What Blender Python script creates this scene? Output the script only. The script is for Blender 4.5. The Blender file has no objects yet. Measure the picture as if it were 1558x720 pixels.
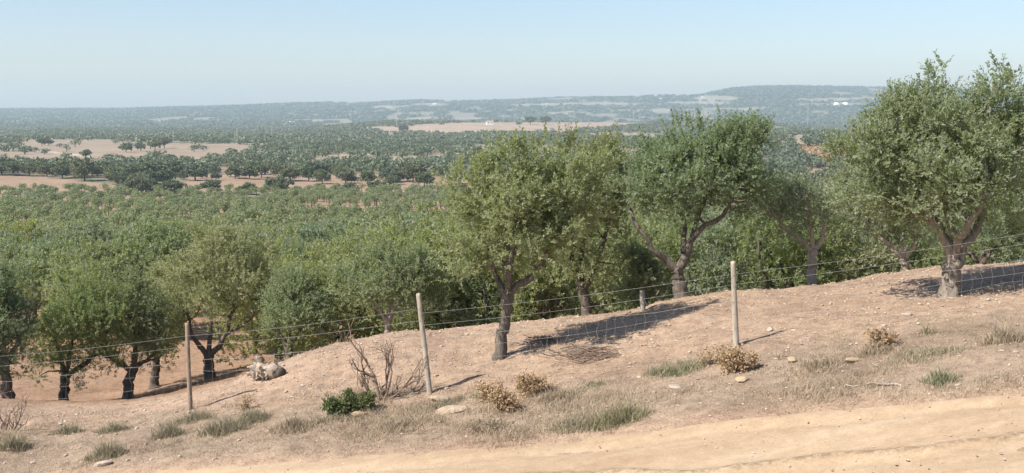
import bpy, math, random
import numpy as np
from mathutils import Vector

random.seed(7)
R = math.radians
scene = bpy.context.scene
COL = scene.collection
F = 1700.0            # focal length in pixels of a 1558 px wide picture
PITCH = math.atan(188 / F)
CZ = 4.6              # camera height over the road
cp, sp = math.cos(PITCH), math.sin(PITCH)
SUN_EL, SUN_DIR = R(48), np.array([0.85, 0.527])     # horizontal travel direction of the light

# ------------------------------------------------------------------ helpers
def P(u, v, Y):
    cx, cy = (u - 779) / F, (360 - v) / F
    d = np.array([cx, cp + cy * sp, -sp + cy * cp])
    p = d * (Y / d[1]); p[2] += CZ
    return p

def proj(x, y, z):
    z = z - CZ
    f = y * cp - z * sp
    up = y * sp + z * cp
    return 779 + F * x / f, 360 - F * up / f

def hash2(ix, iy, s):
    h = (ix.astype(np.int64) * 374761393 + iy.astype(np.int64) * 668265263 + s * 974634777) & 0xffffffff
    h = ((h ^ (h >> 13)) * 1274126177) & 0xffffffff
    return ((h ^ (h >> 16)) & 0xffff) / 65535.0

def vnoise(x, y, s=0):
    ix, iy = np.floor(x), np.floor(y)
    fx, fy = x - ix, y - iy
    fx = fx * fx * (3 - 2 * fx); fy = fy * fy * (3 - 2 * fy)
    a, b = hash2(ix, iy, s), hash2(ix + 1, iy, s)
    c, d = hash2(ix, iy + 1, s), hash2(ix + 1, iy + 1, s)
    return (a + (b - a) * fx) * (1 - fy) + (c + (d - c) * fx) * fy

def fbm(x, y, s=0, o=4):
    t, a, n = 0, 1, 0
    for k in range(o):
        t = t + a * vnoise(x * 2 ** k + 17.3 * k, y * 2 ** k - 9.1 * k, s + k); n += a; a *= .5
    return t / n

def sstep(a, b, x):
    t = np.clip((x - a) / (b - a), 0, 1)
    return t * t * (3 - 2 * t)

def tag(o, label=None, cat=None, group=None, kind=None):
    if label: o['label'] = label
    if cat: o['category'] = cat
    if group: o['group'] = group
    if kind: o['kind'] = kind
    return o

def empty(name, loc, rz=0.0):
    o = bpy.data.objects.new(name, None); COL.objects.link(o)
    o.location = loc; o.rotation_euler = (0, 0, rz); o.empty_display_size = .2
    return o

def mesh_np(name, V, Fc, n, smooth=False, attrs=None):
    """V (k,3), Fc (m,n) index array"""
    me = bpy.data.meshes.new(name)
    V = np.ascontiguousarray(V, dtype=np.float32); Fc = np.ascontiguousarray(Fc, dtype=np.int32)
    me.vertices.add(len(V)); me.vertices.foreach_set('co', V.ravel())
    me.loops.add(Fc.size); me.loops.foreach_set('vertex_index', Fc.ravel())
    me.polygons.add(len(Fc)); me.polygons.foreach_set('loop_start', np.arange(0, Fc.size, n, dtype=np.int32))
    me.polygons.foreach_set('use_smooth', np.full(len(Fc), smooth))
    for an, dom, typ, arr in (attrs or []):
        a = me.attributes.new(an, typ, dom)
        if typ == 'FLOAT': a.data.foreach_set('value', np.ascontiguousarray(arr, dtype=np.float32).ravel())
        else: a.data.foreach_set('color', np.ascontiguousarray(arr, dtype=np.float32).ravel())
    me.update(calc_edges=True)
    return me

def obj(name, me, mat, parent=None, loc=None):
    if mat is not None and not me.materials: me.materials.append(mat)
    o = bpy.data.objects.new(name, me); COL.objects.link(o)
    if parent is not None: o.parent = parent
    if loc is not None: o.location = loc
    return o

# ------------------------------------------------------------------ terrain height
CTRL = [  # (u, v, Y) of ground points, each at its own real distance
    (150,716,16.2),(450,698,15.6),(850,668,14.9),(1150,632,14.2),(1558,596,13.0),(1558,720,10.4),(779,720,13.6),
    (0,735,16.4),(1200,720,12.0),(-60,655,19.6),(289,628,19.0),(648,602,17.8),(1120,532,17.2),(1640,455,16.8),(880,567,17.5),(1380,492,17.0),
    (1558,406,23.5),(1375,424,24.8),(1233,438,24.0),(1035,456,22.5),(900,490,21.8),(740,508,21.5),(640,514,21.4),(560,516,21.4),(470,534,21.4),
    (400,562,21.8),(760,541,19.5),(1445,449,19.1),(290,603,23.0),(150,628,23.5),(97,621,28.7),(195,608,29.5),(10,607,27.0),(320,576,31.0),
    (235,592,31),(50,545,38),(200,548,38),(-200,600,30),(-100,690,17)]
prof_Y = [24,30,40,60,100,150,200,250,300,390,500,700,900,1200,1700,2500,3500,4200,5000,7000,9500]
prof_Z = [-5.2,-6.9,-8.5,-10.6,-14.2,-18.4,-21.8,-24.4,-26.2,-28.6,-28.8,-28.4,-29,-31,-35,-39,-40,-38,-30,-30,-60]
C3 = [P(*c) for c in CTRL]
C3 = [(c[0], c[1], c[2] - CZ) for c in C3]
for x in (-4, 0, 5, 10, 16):
    C3 += [(x, 30.5, -6.6), (x, 34, -7.4)]
for x in (-22, -10, 0, 10, 22, 34):
    C3 += [(x, 45, -9.1), (x, 60, -10.6)]
for x, z in ((-14,-5.9),(-6,-5.3),(0,-4.45),(6,-3.45),(14,-2.4)):
    C3 += [(x, 4, z), (x, -14, z)]
C3 += [(16, 20, -2.5), (26, 24, -2.4), (30, 14, -1.8), (-25, 20, -6.8), (-25, 30, -8), (20, 31, -6), (32, 34, -6.6)]
C3 = np.array(C3)

def tps(r2): return np.where(r2 > 1e-9, .5 * r2 * np.log(np.maximum(r2, 1e-9)), 0)
n_ = len(C3)
A_ = np.zeros((n_ + 3, n_ + 3)); dx_ = C3[:, None, :2] - C3[None, :, :2]
A_[:n_, :n_] = tps((dx_ ** 2).sum(-1)) + np.eye(n_) * 0.35
A_[:n_, n_] = 1; A_[:n_, n_ + 1:] = C3[:, :2]; A_[n_, :n_] = 1; A_[n_ + 1:, :n_] = C3[:, :2].T
W_ = np.linalg.solve(A_, np.concatenate([C3[:, 2], [0, 0, 0]]))

RE = np.array([P(*c)[:2] for c in [(-60,741,16.5),(0,735,16.4),(150,716,16.2),(450,698,15.6),(850,668,14.9),(1150,632,14.2),(1558,596,13.0)]])
RE = np.vstack([[-30, 20.5], RE, [10, 11.9], [30, 6.5]])
def road_s(x, y):   # distance (m) from the far road edge towards the camera, negative on the bank
    return (np.interp(x, RE[:, 0], RE[:, 1]) - y) * .96

RIDGE_U = [-1200,-400,0,120,180,330,420,500,560,640,700,780,870,950,1000,1060,1085,1112,1150,1200,1300,1400,1558,1800,2600]
RIDGE_V = [168,167,167,166.5,166.5,163,160,157,158,153.5,155,153.5,148.5,150.5,150,147,141,136,133,132.5,134,136,139,146,160]

def gz(x, y, detail=True):
    x = np.asarray(x, float); y = np.asarray(y, float)
    shp = np.broadcast(x, y).shape
    x = np.broadcast_to(x, shp).ravel(); y = np.broadcast_to(y, shp).ravel()
    z = np.interp(y, prof_Y, prof_Z)
    far = y > 70
    near = ~far
    if near.any():
        xn, yn = np.clip(x[near], -32, 38), y[near]
        zn = W_[n_] + W_[n_ + 1] * xn + W_[n_ + 2] * yn
        for k in range(n_):
            zn = zn + W_[k] * tps((xn - C3[k, 0]) ** 2 + (yn - C3[k, 1]) ** 2)
        t = sstep(48, 68, yn)
        z[near] = zn * (1 - t) + np.interp(yn, prof_Y, prof_Z) * t
    # broad relief far away
    z = z + sstep(60, 400, y) * (fbm(x / 170, y / 170, 3, 3) - .5) * 5.0 * (1 - sstep(380, 520, y) * .5)
    z = z + sstep(900, 1800, y) * (fbm(x / 420, y / 420, 5, 3) - .5) * 15
    q = x / np.maximum(y, 1)
    # ridge with the long straw coloured field
    m = sstep(-.22, -.10, q) * (1 - sstep(.17, .32, q))
    z = z + m * (sstep(1400, 2250, y) * (1 - sstep(2300, 2900, y))) * (17 + 6 * q / .3)
    # right hand rise with bare slopes
    m = sstep(.18, .25, q) * sstep(520, 800, y) * (1 - sstep(1100, 1700, y))
    z = z + m * 9
    # hills
    u = 779 + F * q
    rz = (172 - np.interp(u, RIDGE_U, RIDGE_V)) / F * 6600
    h = sstep(3900, 6600, y)
    hill = (rz + 30) * h ** .9 * (1 - .5 * sstep(6800, 9300, y))
    hill = hill + h * (1 - sstep(6000, 6500, y)) * ((fbm(x / 700, y / 500, 9, 4) - .5) * 75 * np.clip(rz / 100, .15, 1))
    z = np.where(y > 3900, z * (1 - h) + (-30) * h + hill, z)
    if detail:
        s = road_s(x, y)
        w = 1 - sstep(26, 45, y)
        bank = sstep(.1, -.5, s)
        z = z + w * (fbm(x * .9, y * .9, 21, 3) - .5) * .16 * bank
        z = z + w * (fbm(x * 5, y * 5, 22, 3) - .5) * .085 * bank
        z = z - w * .06 * sstep(-.05, .25, s + (fbm(x * 2.2, y * 2.2, 31, 3) - .5) * .5)
        z = z + sstep(26, 45, y) * (1 - sstep(200, 400, y)) * (fbm(x * .4, y * .4, 23, 3) - .5) * .35
    return (z + CZ).reshape(shp)

def gz1(x, y): return float(gz(np.array([x]), np.array([y]))[0])

_yy = np.concatenate([np.arange(6, 30, .1), np.arange(30, 80, .4), np.geomspace(80, 7000, 900)])
def hit(u, v):
    cx, cy = (u - 779) / F, (360 - v) / F
    d = np.array([cx, cp + cy * sp, -sp + cy * cp]); d = d / d[1]
    g = gz(d[0] * _yy, _yy); zz = CZ + d[2] * _yy
    i = np.argmax(zz < g)
    if zz[i] >= g[i]: i = len(_yy) - 1
    a = (zz[i - 1] - g[i - 1]); b = (g[i] - zz[i]); t = a / (a + b) if i and a + b > 0 else 0
    Y = _yy[i - 1] + (_yy[i] - _yy[i - 1]) * t if i else _yy[0]
    return np.array([d[0] * Y, Y, gz1(d[0] * Y, Y)])

# ------------------------------------------------------------------ materials
class NT:
    def __init__(s, name):
        s.m = bpy.data.materials.new(name); s.m.use_nodes = True
        s.t = s.m.node_tree; s.t.nodes.clear()
    def n(s, typ, **kw):
        nd = s.t.nodes.new(typ)
        for k, v in kw.items():
            if k.startswith('_'): setattr(nd, k[1:], v)
            else: nd.inputs[k.replace('_', ' ')].default_value = v
        return nd
    def l(s, a, b): s.t.links.new(a, b)
    def ramp(s, fac, stops):
        r = s.n('ShaderNodeValToRGB'); el = r.color_ramp.elements
        while len(el) > 1: el.remove(el[-1])
        el[0].position, el[0].color = stops[0][0], (*stops[0][1], 1)
        for p_, c in stops[1:]:
            e = el.new(p_); e.color = (*c, 1)
        s.l(fac, r.inputs[0]); return r.outputs[0]
    def mix(s, fac, a, b, mode='MIX'):
        m = s.n('ShaderNodeMix', _data_type='RGBA', _blend_type=mode)
        for sock, v in ((m.inputs[0], fac), (m.inputs[6], a), (m.inputs[7], b)):
            if isinstance(v, (int, float)): sock.default_value = v
            elif isinstance(v, tuple): sock.default_value = (*v, 1)
            else: s.l(v, sock)
        return m.outputs[2]
    def noise(s, scale, detail=4, rough=.6, vec=None, dim='3D'):
        n = s.n('ShaderNodeTexNoise', Scale=scale, Detail=detail, Roughness=rough)
        if vec is not None: s.l(vec, n.inputs['Vector'])
        return n.outputs[0]
    def out(s, sh):
        o = s.n('ShaderNodeOutputMaterial'); s.l(sh, o.inputs[0]); return s.m

def mat_leaf(name, top, under, vary, trans=.25, hue=None):
    t = NT(name)
    a = t.n('ShaderNodeAttribute', _attribute_name='tint')
    oi = t.n('ShaderNodeObjectInfo')
    geo = t.n('ShaderNodeNewGeometry')
    c = t.mix(a.outputs['Fac'], top, vary)
    c = t.mix(geo.outputs['Backfacing'], c, under)
    h = t.ramp(oi.outputs['Random'], [(0, (.84, .91, .88)), (.5, (1, 1, 1)), (1, (1.16, 1.08, .90))])
    c = t.mix(1.0, c, h, 'MULTIPLY')
    p = t.n('ShaderNodeBsdfPrincipled', Roughness=.5)
    p.inputs['Specular IOR Level'].default_value = .35
    t.l(c, p.inputs['Base Color'])
    tr = t.n('ShaderNodeBsdfTranslucent')
    t.l(t.mix(1.0, c, (1.15, 1.25, .7), 'MULTIPLY'), tr.inputs[0])
    mx = t.n('ShaderNodeMixShader', Fac=trans); t.l(p.outputs[0], mx.inputs[1]); t.l(tr.outputs[0], mx.inputs[2])
    return t.out(mx.outputs[0])

def mat_noise(name, c1, c2, scale, bump=.3, rough=.9, stretch=None, dist=.02):
    t = NT(name)
    tc = t.n('ShaderNodeTexCoord'); v = tc.outputs['Object']
    if stretch:
        mp = t.n('ShaderNodeMapping'); mp.inputs['Scale'].default_value = stretch; t.l(v, mp.inputs[0]); v = mp.outputs[0]
    n = t.noise(scale, 6, .65, v)
    c = t.ramp(n, [(.3, c1), (.7, c2)])
    p = t.n('ShaderNodeBsdfPrincipled', Roughness=rough); p.inputs['Specular IOR Level'].default_value = .2
    t.l(c, p.inputs['Base Color'])
    b = t.n('ShaderNodeBump', Strength=bump, Distance=dist); t.l(n, b.inputs['Height']); t.l(b.outputs[0], p.inputs['Normal'])
    return t.out(p.outputs[0])

def mat_ground():
    t = NT('ground')
    a = t.n('ShaderNodeAttribute', _attribute_name='col')
    nr = t.n('ShaderNodeAttribute', _attribute_name='near')
    tc = t.n('ShaderNodeTexCoord'); v = tc.outputs['Object']
    big = t.noise(.55, 5, .6, v); mid = t.noise(4.5, 6, .7, v); fine = t.noise(38, 5, .7, v)
    c = a.outputs['Color']
    k1 = t.ramp(big, [(.3, (.76, .74, .73)), (.5, (1, 1, 1)), (.7, (1.12, 1.13, 1.14))])
    k2 = t.ramp(mid, [(.28, (.62, .58, .56)), (.5, (1, 1, 1)), (.75, (1.24, 1.22, 1.18))])
    k3 = t.ramp(fine, [(.3, (.62, .60, .58)), (.5, (1, 1, 1)), (.72, (1.32, 1.3, 1.28))])
    cn = t.mix(1., t.mix(1., t.mix(1., c, k1, 'MULTIPLY'), k2, 'MULTIPLY'), k3, 'MULTIPLY')
    # pale stone chips in the soil
    vo = t.n('ShaderNodeTexVoronoi', Scale=17.0); t.l(v, vo.inputs['Vector'])
    sel = t.ramp(vo.outputs['Color'], [(.72, (0, 0, 0)), (.78, (1, 1, 1))])
    chip = t.ramp(vo.outputs['Distance'], [(.16, (1, 1, 1)), (.27, (0, 0, 0))])
    msk = t.mix(1., sel, chip, 'MULTIPLY')
    cn = t.mix(t.mix(1., msk, (.75, .75, .75), 'MULTIPLY'), cn, (.50, .41, .33))
    far_n = t.noise(.02, 6, .7, v); far_m = t.noise(.12, 5, .7, v)
    kf = t.ramp(far_n, [(.3, (.82, .8, .78)), (.7, (1.18, 1.18, 1.18))])
    kg = t.ramp(far_m, [(.3, (.84, .82, .8)), (.7, (1.16, 1.16, 1.16))])
    cf = t.mix(1., t.mix(1., c, kf, 'MULTIPLY'), kg, 'MULTIPLY')
    col = t.mix(nr.outputs['Fac'], cf, cn)
    p = t.n('ShaderNodeBsdfPrincipled', Roughness=.95); p.inputs['Specular IOR Level'].default_value = .1
    t.l(col, p.inputs['Base Color'])
    hb = t.n('ShaderNodeMath', _operation='ADD'); t.l(mid, hb.inputs[0])
    hm = t.n('ShaderNodeMath', _operation='MULTIPLY'); t.l(fine, hm.inputs[0]); hm.inputs[1].default_value = .45
    t.l(hm.outputs[0], hb.inputs[1])
    b = t.n('ShaderNodeBump', Distance=.11); t.l(hb.outputs[0], b.inputs['Height'])
    bs = t.n('ShaderNodeMath', _operation='MULTIPLY'); t.l(nr.outputs['Fac'], bs.inputs[0]); bs.inputs[1].default_value = .75
    t.l(bs.outputs[0], b.inputs['Strength']); t.l(b.outputs[0], p.inputs['Normal'])
    return t.out(p.outputs[0])

def mat_road():
    t = NT('dirt_road')
    a = t.n('ShaderNodeAttribute', _attribute_name='litter')
    tc = t.n('ShaderNodeTexCoord'); v = tc.outputs['Object']
    mp = t.n('ShaderNodeMapping'); mp.inputs['Scale'].default_value = (.35, 1.6, 1); mp.inputs['Rotation'].default_value = (0, 0, .22); t.l(v, mp.inputs[0])
    big = t.noise(1.1, 5, .6, mp.outputs[0]); fine = t.noise(26, 5, .7, v); mid = t.noise(5, 5, .65, v)
    c = t.ramp(big, [(.3, (.34, .243, .158)), (.55, (.395, .296, .20)), (.75, (.445, .35, .25))])
    c = t.mix(1., c, t.ramp(fine, [(.3, (.86, .84, .82)), (.7, (1.1, 1.1, 1.1))]), 'MULTIPLY')
    c = t.mix(1., c, t.ramp(mid, [(.3, (.88, .86, .84)), (.7, (1.08, 1.08, 1.08))]), 'MULTIPLY')
    m = t.n('ShaderNodeMath', _operation='MULTIPLY'); t.l(a.outputs['Fac'], m.inputs[0])
    t.l(t.ramp(t.noise(11, 5, .75, v), [(.42, (0, 0, 0)), (.6, (1, 1, 1))]), m.inputs[1])
    c = t.mix(m.outputs[0], c, (.17, .125, .08))
    p = t.n('ShaderNodeBsdfPrincipled', Roughness=.95); p.inputs['Specular IOR Level'].default_value = .1
    t.l(c, p.inputs['Base Color'])
    hb = t.n('ShaderNodeMath', _operation='ADD'); t.l(mid, hb.inputs[0]); t.l(fine, hb.inputs[1])
    b = t.n('ShaderNodeBump', Strength=.35, Distance=.03); t.l(hb.outputs[0], b.inputs['Height']); t.l(b.outputs[0], p.inputs['Normal'])
    return t.out(p.outputs[0])

def mat_tint(name, c1, c2, trans=.15, rough=.8):
    t = NT(name)
    a = t.n('ShaderNodeAttribute', _attribute_name='tint')
    c = t.mix(a.outputs['Fac'], c1, c2)
    p = t.n('ShaderNodeBsdfPrincipled', Roughness=rough); p.inputs['Specular IOR Level'].default_value = .2
    t.l(c, p.inputs['Base Color'])
    tr = t.n('ShaderNodeBsdfTranslucent'); t.l(c, tr.inputs[0])
    mx = t.n('ShaderNodeMixShader', Fac=trans); t.l(p.outputs[0], mx.inputs[1]); t.l(tr.outputs[0], mx.inputs[2])
    return t.out(mx.outputs[0])

M = {}
M['ground'] = mat_ground(); M['road'] = mat_road()
M['olive'] = mat_leaf('olive_leaves', (.205, .245, .122), (.29, .32, .215), (.295, .315, .16), .52)
M['olive_grey'] = mat_leaf('grey_olive_leaves', (.218, .245, .155), (.31, .33, .25), (.295, .31, .20), .50)
M['olive_yellow'] = mat_leaf('yellowish_olive_leaves', (.235, .265, .10), (.29, .315, .18), (.335, .34, .14), .54)
M['olive_dark'] = mat_leaf('dark_olive_leaves', (.168, .204, .105), (.25, .275, .185), (.23, .255, .135), .48)
M['oak'] = mat_leaf('oak_leaves', (.13, .155, .098), (.155, .175, .115), (.18, .195, .12), .3)
M['oak_green'] = mat_leaf('bright_oak_leaves', (.09, .14, .05), (.12, .15, .075), (.14, .175, .065), .22)
M['bark_tan'] = mat_noise('tan_olive_bark', (.26, .20, .15), (.50, .41, .32), 9, .9, .9, (2.2, 2.2, .6), .03)
M['bark'] = mat_noise('olive_bark', (.055, .045, .037), (.20, .165, .135), 9, .9, .9, (2.2, 2.2, .6), .03)
M['bark_pale'] = mat_noise('pale_olive_bark', (.15, .125, .10), (.37, .31, .25), 9, .9, .9, (2.2, 2.2, .6), .03)
M['bark_dark'] = mat_noise('dark_bark', (.055, .044, .036), (.16, .13, .105), 8, .8, .9, (2, 2, .6), .03)
M['bark_red'] = mat_noise('stripped_bark', (.20, .11, .065), (.36, .24, .16), 9, .9, .9, (2.2, 2.2, .6), .03)
M['dead'] = mat_noise('dead_twigs', (.13, .09, .065), (.30, .22, .165), 14, .5, .9)
M['dead_grey'] = mat_noise('grey_twigs', (.16, .13, .105), (.33, .28, .23), 14, .5, .9)
M['post'] = mat_noise('weathered_post', (.24, .20, .15), (.48, .42, .34), 8, .6, .9, (3, 3, .5), .01)
M['post_brown'] = mat_noise('brown_post', (.17, .125, .09), (.36, .28, .21), 8, .6, .9, (3, 3, .5), .01)
M['wire'] = mat_noise('galvanised_wire', (.24, .235, .22), (.38, .375, .36), 30, .1, .5)
M['stone'] = mat_noise('pale_stone', (.28, .22, .17), (.46, .39, .32), 7, .6, .9)
M['stone_soil'] = mat_noise('soil_coloured_stone', (.30, .225, .155), (.43, .34, .255), 7, .8, .9)
M['stone_ochre'] = mat_noise('ochre_stone', (.30, .215, .135), (.43, .33, .225), 7, .6, .9)
M['straw'] = mat_tint('dry_grass', (.20, .15, .10), (.50, .41, .29), .25)
M['tuss'] = mat_tint('grey_green_grass', (.16, .15, .085), (.42, .365, .255), .25)
M['tuss_green'] = mat_tint('green_grass', (.14, .155, .085), (.36, .335, .215), .25)
M['tuss_yellow'] = mat_tint('yellow_green_grass', (.165, .155, .08), (.40, .355, .225), .25)
M['shrub'] = mat_tint('shrub_leaves', (.085, .115, .040), (.19, .21, .09), .3)
M['brownleaf'] = mat_tint('brown_leaves', (.25, .165, .09), (.54, .395, .24), .25)
M['plaster'] = mat_noise('white_plaster', (.72, .71, .68), (.84, .83, .80), .6, .05)
M['tile'] = mat_noise('roof_tiles', (.36, .20, .13), (.48, .29, .19), 2, .2)
M['tank'] = mat_noise('white_metal', (.80, .80, .79), (.88, .88, .87), .4, .02, .4)
M['window'] = mat_noise('dark_window', (.03, .035, .04), (.06, .065, .07), 2, .02, .2)
M['concrete'] = mat_noise('concrete_pole', (.30, .285, .26), (.42, .40, .37), 1.5, .1)

# ------------------------------------------------------------------ ground sheet
def in_poly(u, v, poly):
    r = np.zeros(u.shape, bool); n = len(poly)
    for i in range(n):
        x1, y1 = poly[i]; x2, y2 = poly[(i + 1) % n]
        c = ((y1 > v) != (y2 > v)) & (u < (x2 - x1) * (v - y1) / (y2 - y1 + 1e-12) + x1)
        r ^= c
    return r
# open land, outlined by the bearing and the angle below the horizon at which it lies
RED1 = [(-300,264),(0,268),(100,271),(165,278),(285,284),(285,292),(-300,292)]
RED2 = [(285,277),(300,262),(360,254),(405,250),(440,258),(470,268),(560,268),(640,270),(760,272),(900,274),(900,292),(275,292)]
TANF = [(-300,214),(0,218),(60,213),(150,212),(230,217),(300,217),(345,220),(420,222),(400,236),(330,246),(200,250),(60,252),(-300,252)]
STRIP = [(545,195),(640,190),(700,187),(850,186),(1010,181),(1020,186),(930,195),(830,203),(700,204),(600,203)]
RIGHT1 = [(1170,206),(1215,202),(1260,207),(1240,216),(1200,220),(1180,215)]
RIGHT2 = [(1195,228),(1245,222),(1300,218),(1340,225),(1340,250),(1230,250),(1210,240)]
RIGHT3 = [(1215,258),(1285,255),(1300,292),(1225,292)]
RIGHT4 = [(985,215),(1040,206),(1070,220),(1040,228),(1000,226)]
def land(x, y):
    """masks of open land at world points"""
    z = gz(x, y, False)
    u, v = proj(x, y, z)
    nu = (fbm(x / 25, y / 45, 41, 3) - .5); nv = (fbm(x / 40, y / 50, 43, 3) - .5)
    uu, vv = u + nu * 110, v + nv * 13
    red = (in_poly(uu, vv, RED1) | in_poly(uu, vv, RED2) | in_poly(uu, vv, RIGHT3)) & (y > 395)
    tan = (in_poly(uu, vv, TANF) | in_poly(uu, vv, RIGHT1) | in_poly(uu, vv, RIGHT4)) & (y > 500)
    strip = in_poly(u + nu * 30, v + nu * 1.2, STRIP) & (y > 1200)
    scrub = in_poly(uu, vv, RIGHT2) & (y > 500)
    return u, v, red, tan, strip, scrub

ys = np.concatenate([np.arange(-16, 8, .6), np.arange(8, 26, .085), np.arange(26, 62, .32), np.geomspace(62, 9300, 430)])
ts = np.linspace(-.82, .82, 860)
X = ts[None, :] * (ys[:, None] + 42) ; Yg = np.broadcast_to(ys[:, None], X.shape).copy()
Z = gz(X, Yg)
nr, nc = X.shape
s_ = road_s(X, Yg)
colr = np.zeros((nr, nc, 4)); colr[..., 3] = 1
soil = np.array([.395, .280, .198]); verge = np.array([.325, .245, .178]); orch = np.array([.34, .215, .14])
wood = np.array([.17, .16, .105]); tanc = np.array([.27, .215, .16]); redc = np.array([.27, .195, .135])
# bank strip between the road and the mown soil: littered with grey straw
UV_, VV_ = proj(X, Yg, Z)
fence_y = np.interp(X, [-25, -9, -5, -1.4, 3.4, 8.5, 30], [21, 19.6, 19., 17.8, 17.2, 16.8, 15])
vg = sstep(-.05, -.5, s_) * (1 - sstep(-.8, .5, Yg - fence_y + (fbm(X * .8, Yg * .8, 51, 3) - .5) * 2.2))
vg2 = vg * (.55 + .7 * fbm(X * 1.3, Yg * 1.3, 52, 3))
base = soil[None, None] * (1 - vg2[..., None]) + verge[None, None] * vg2[..., None]
base = np.where((Yg > 26)[..., None], base * 0 + orch + (np.array([.27, .192, .13]) - orch) * sstep(60, 220, Yg)[..., None], base)
u_, v_, red, tan, strip, scrub = land(X, Yg)
farm = (Yg > 400)[..., None]
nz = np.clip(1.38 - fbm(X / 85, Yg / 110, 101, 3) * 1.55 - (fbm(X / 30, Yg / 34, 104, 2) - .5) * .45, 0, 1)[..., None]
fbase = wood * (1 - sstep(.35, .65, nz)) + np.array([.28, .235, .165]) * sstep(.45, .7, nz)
fbase = np.where(red[..., None], redc, fbase); fbase = np.where(tan[..., None], tanc, fbase)
fbase = np.where(strip[..., None], np.array([.32, .25, .185]), fbase)
fbase = np.where(scrub[..., None], np.array([.30, .21, .155]) , fbase)
track = (np.abs(v_ - (222.5 + (u_ + 0) * .115)) < .9) & (u_ < 140) & (Yg > 700) & tan
fbase = np.where(track[..., None], np.array([.42, .36, .29]), fbase)
base = np.where(farm, fbase, base)
# far plain and hills: woodland with clearings
hn = fbm(X / 330, Yg / 900, 71, 4); hn2 = fbm(X / 60, Yg / 240, 72, 3)
hw = sstep(2700, 3300, Yg)[..., None]
rt = sstep(-.35, .1, X / np.maximum(Yg, 1))
clear = .5 * sstep(.60, .66, hn * .5 + hn2 * .5 + .05 * rt)[..., None]
hcol = np.array([.060, .078, .045]) * (1 - clear) + np.array([.36, .31, .24]) * clear
base = base * (1 - hw) + hcol * hw
patch = [(600,152,34,2.6),(470,183,50,1.6),(355,188,30,1.5),(655,160,34,3.2),(585,163,22,3),(560,184,80,.7),(700,180,110,.8),(985,168,120,1.3),
         (1090,150,45,4),(1065,157,60,3),(1260,152,55,2.5),(1275,159,60,2),(1120,166,60,2.5),(920,158,100,2.2),(60,180,9,2),(245,188,12,1.5),(850,172,26,2),(810,160,45,2),(1310,150,30,2)]
for pu, pv, pw, ph in patch:
    e = ((u_ - pu) / pw) ** 2 + ((v_ - pv) / ph) ** 2 + (hn2 - .5) * 2.6
    m_ = sstep(1.1, .7, e)[..., None] * hw * .55
    base = base * (1 - m_) + np.array([.40, .35, .28]) * m_
colr[..., :3] = base
near_a = (1 - sstep(60, 160, Yg))
idx = np.arange(nr * nc).reshape(nr, nc)
Fq = np.stack([idx[:-1, :-1], idx[:-1, 1:], idx[1:, 1:], idx[1:, :-1]], -1).reshape(-1, 4)
me = mesh_np('ground', np.stack([X, Yg, Z], -1).reshape(-1, 3), Fq, 4, True,
             [('col', 'POINT', 'FLOAT_COLOR', colr.reshape(-1, 4)), ('near', 'POINT', 'FLOAT', near_a.reshape(-1))])
tag(obj('ground', me, M['ground']), kind='structure')

# dirt road sheet
xs = np.arange(-22, 20, .07); ss = np.concatenate([np.arange(-.35, 3.4, .05), np.arange(3.4, 6, .15)])
XR = np.broadcast_to(xs[None], (len(ss), len(xs))).copy(); SR = np.broadcast_to(ss[:, None], XR.shape).copy()
YR = np.interp(XR, RE[:, 0], RE[:, 1]) - SR / .96
ZR = gz(XR, YR, False) - .018 + (fbm(XR * 1.1, YR * 1.6, 81, 3) - .5) * .05
ZR -= .16 * sstep(.05, -.35, SR)
s2 = SR - .45 - .12 * np.sin(XR * .5 + 2) - (fbm(XR * .7, YR * .3, 84, 3) - .5) * .4
ZR -= .03 * np.exp(-(s2 / .14) ** 2)
s1 = SR - 1.35 - .35 * np.sin(XR * .35 + .6) - (fbm(XR * .9, YR * .3, 82, 3) - .5) * .5
ZR += .035 * np.exp(-(s1 / .10) ** 2) - .03 * sstep(.0, .35, s1) * (1 - sstep(.5, 1.2, s1)) + (fbm(XR * 9, YR * 9, 83, 2) - .5) * .012
lit = np.exp(-((s1 + .02) / (.06 + .10 * fbm(XR * 1.3, YR * .6, 85, 3))) ** 2) * sstep(-3.5, 1, XR) * 1.0 + .35 * sstep(.15, -.1, SR)
idx = np.arange(XR.size).reshape(XR.shape)
Fq = np.stack([idx[1:, :-1], idx[1:, 1:], idx[:-1, 1:], idx[:-1, :-1]], -1).reshape(-1, 4)
me = mesh_np('dirt_road', np.stack([XR, YR, ZR], -1).reshape(-1, 3), Fq, 4, True, [('litter', 'POINT', 'FLOAT', lit.reshape(-1))])
tag(obj('dirt_road', me, M['road']), kind='structure')

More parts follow.
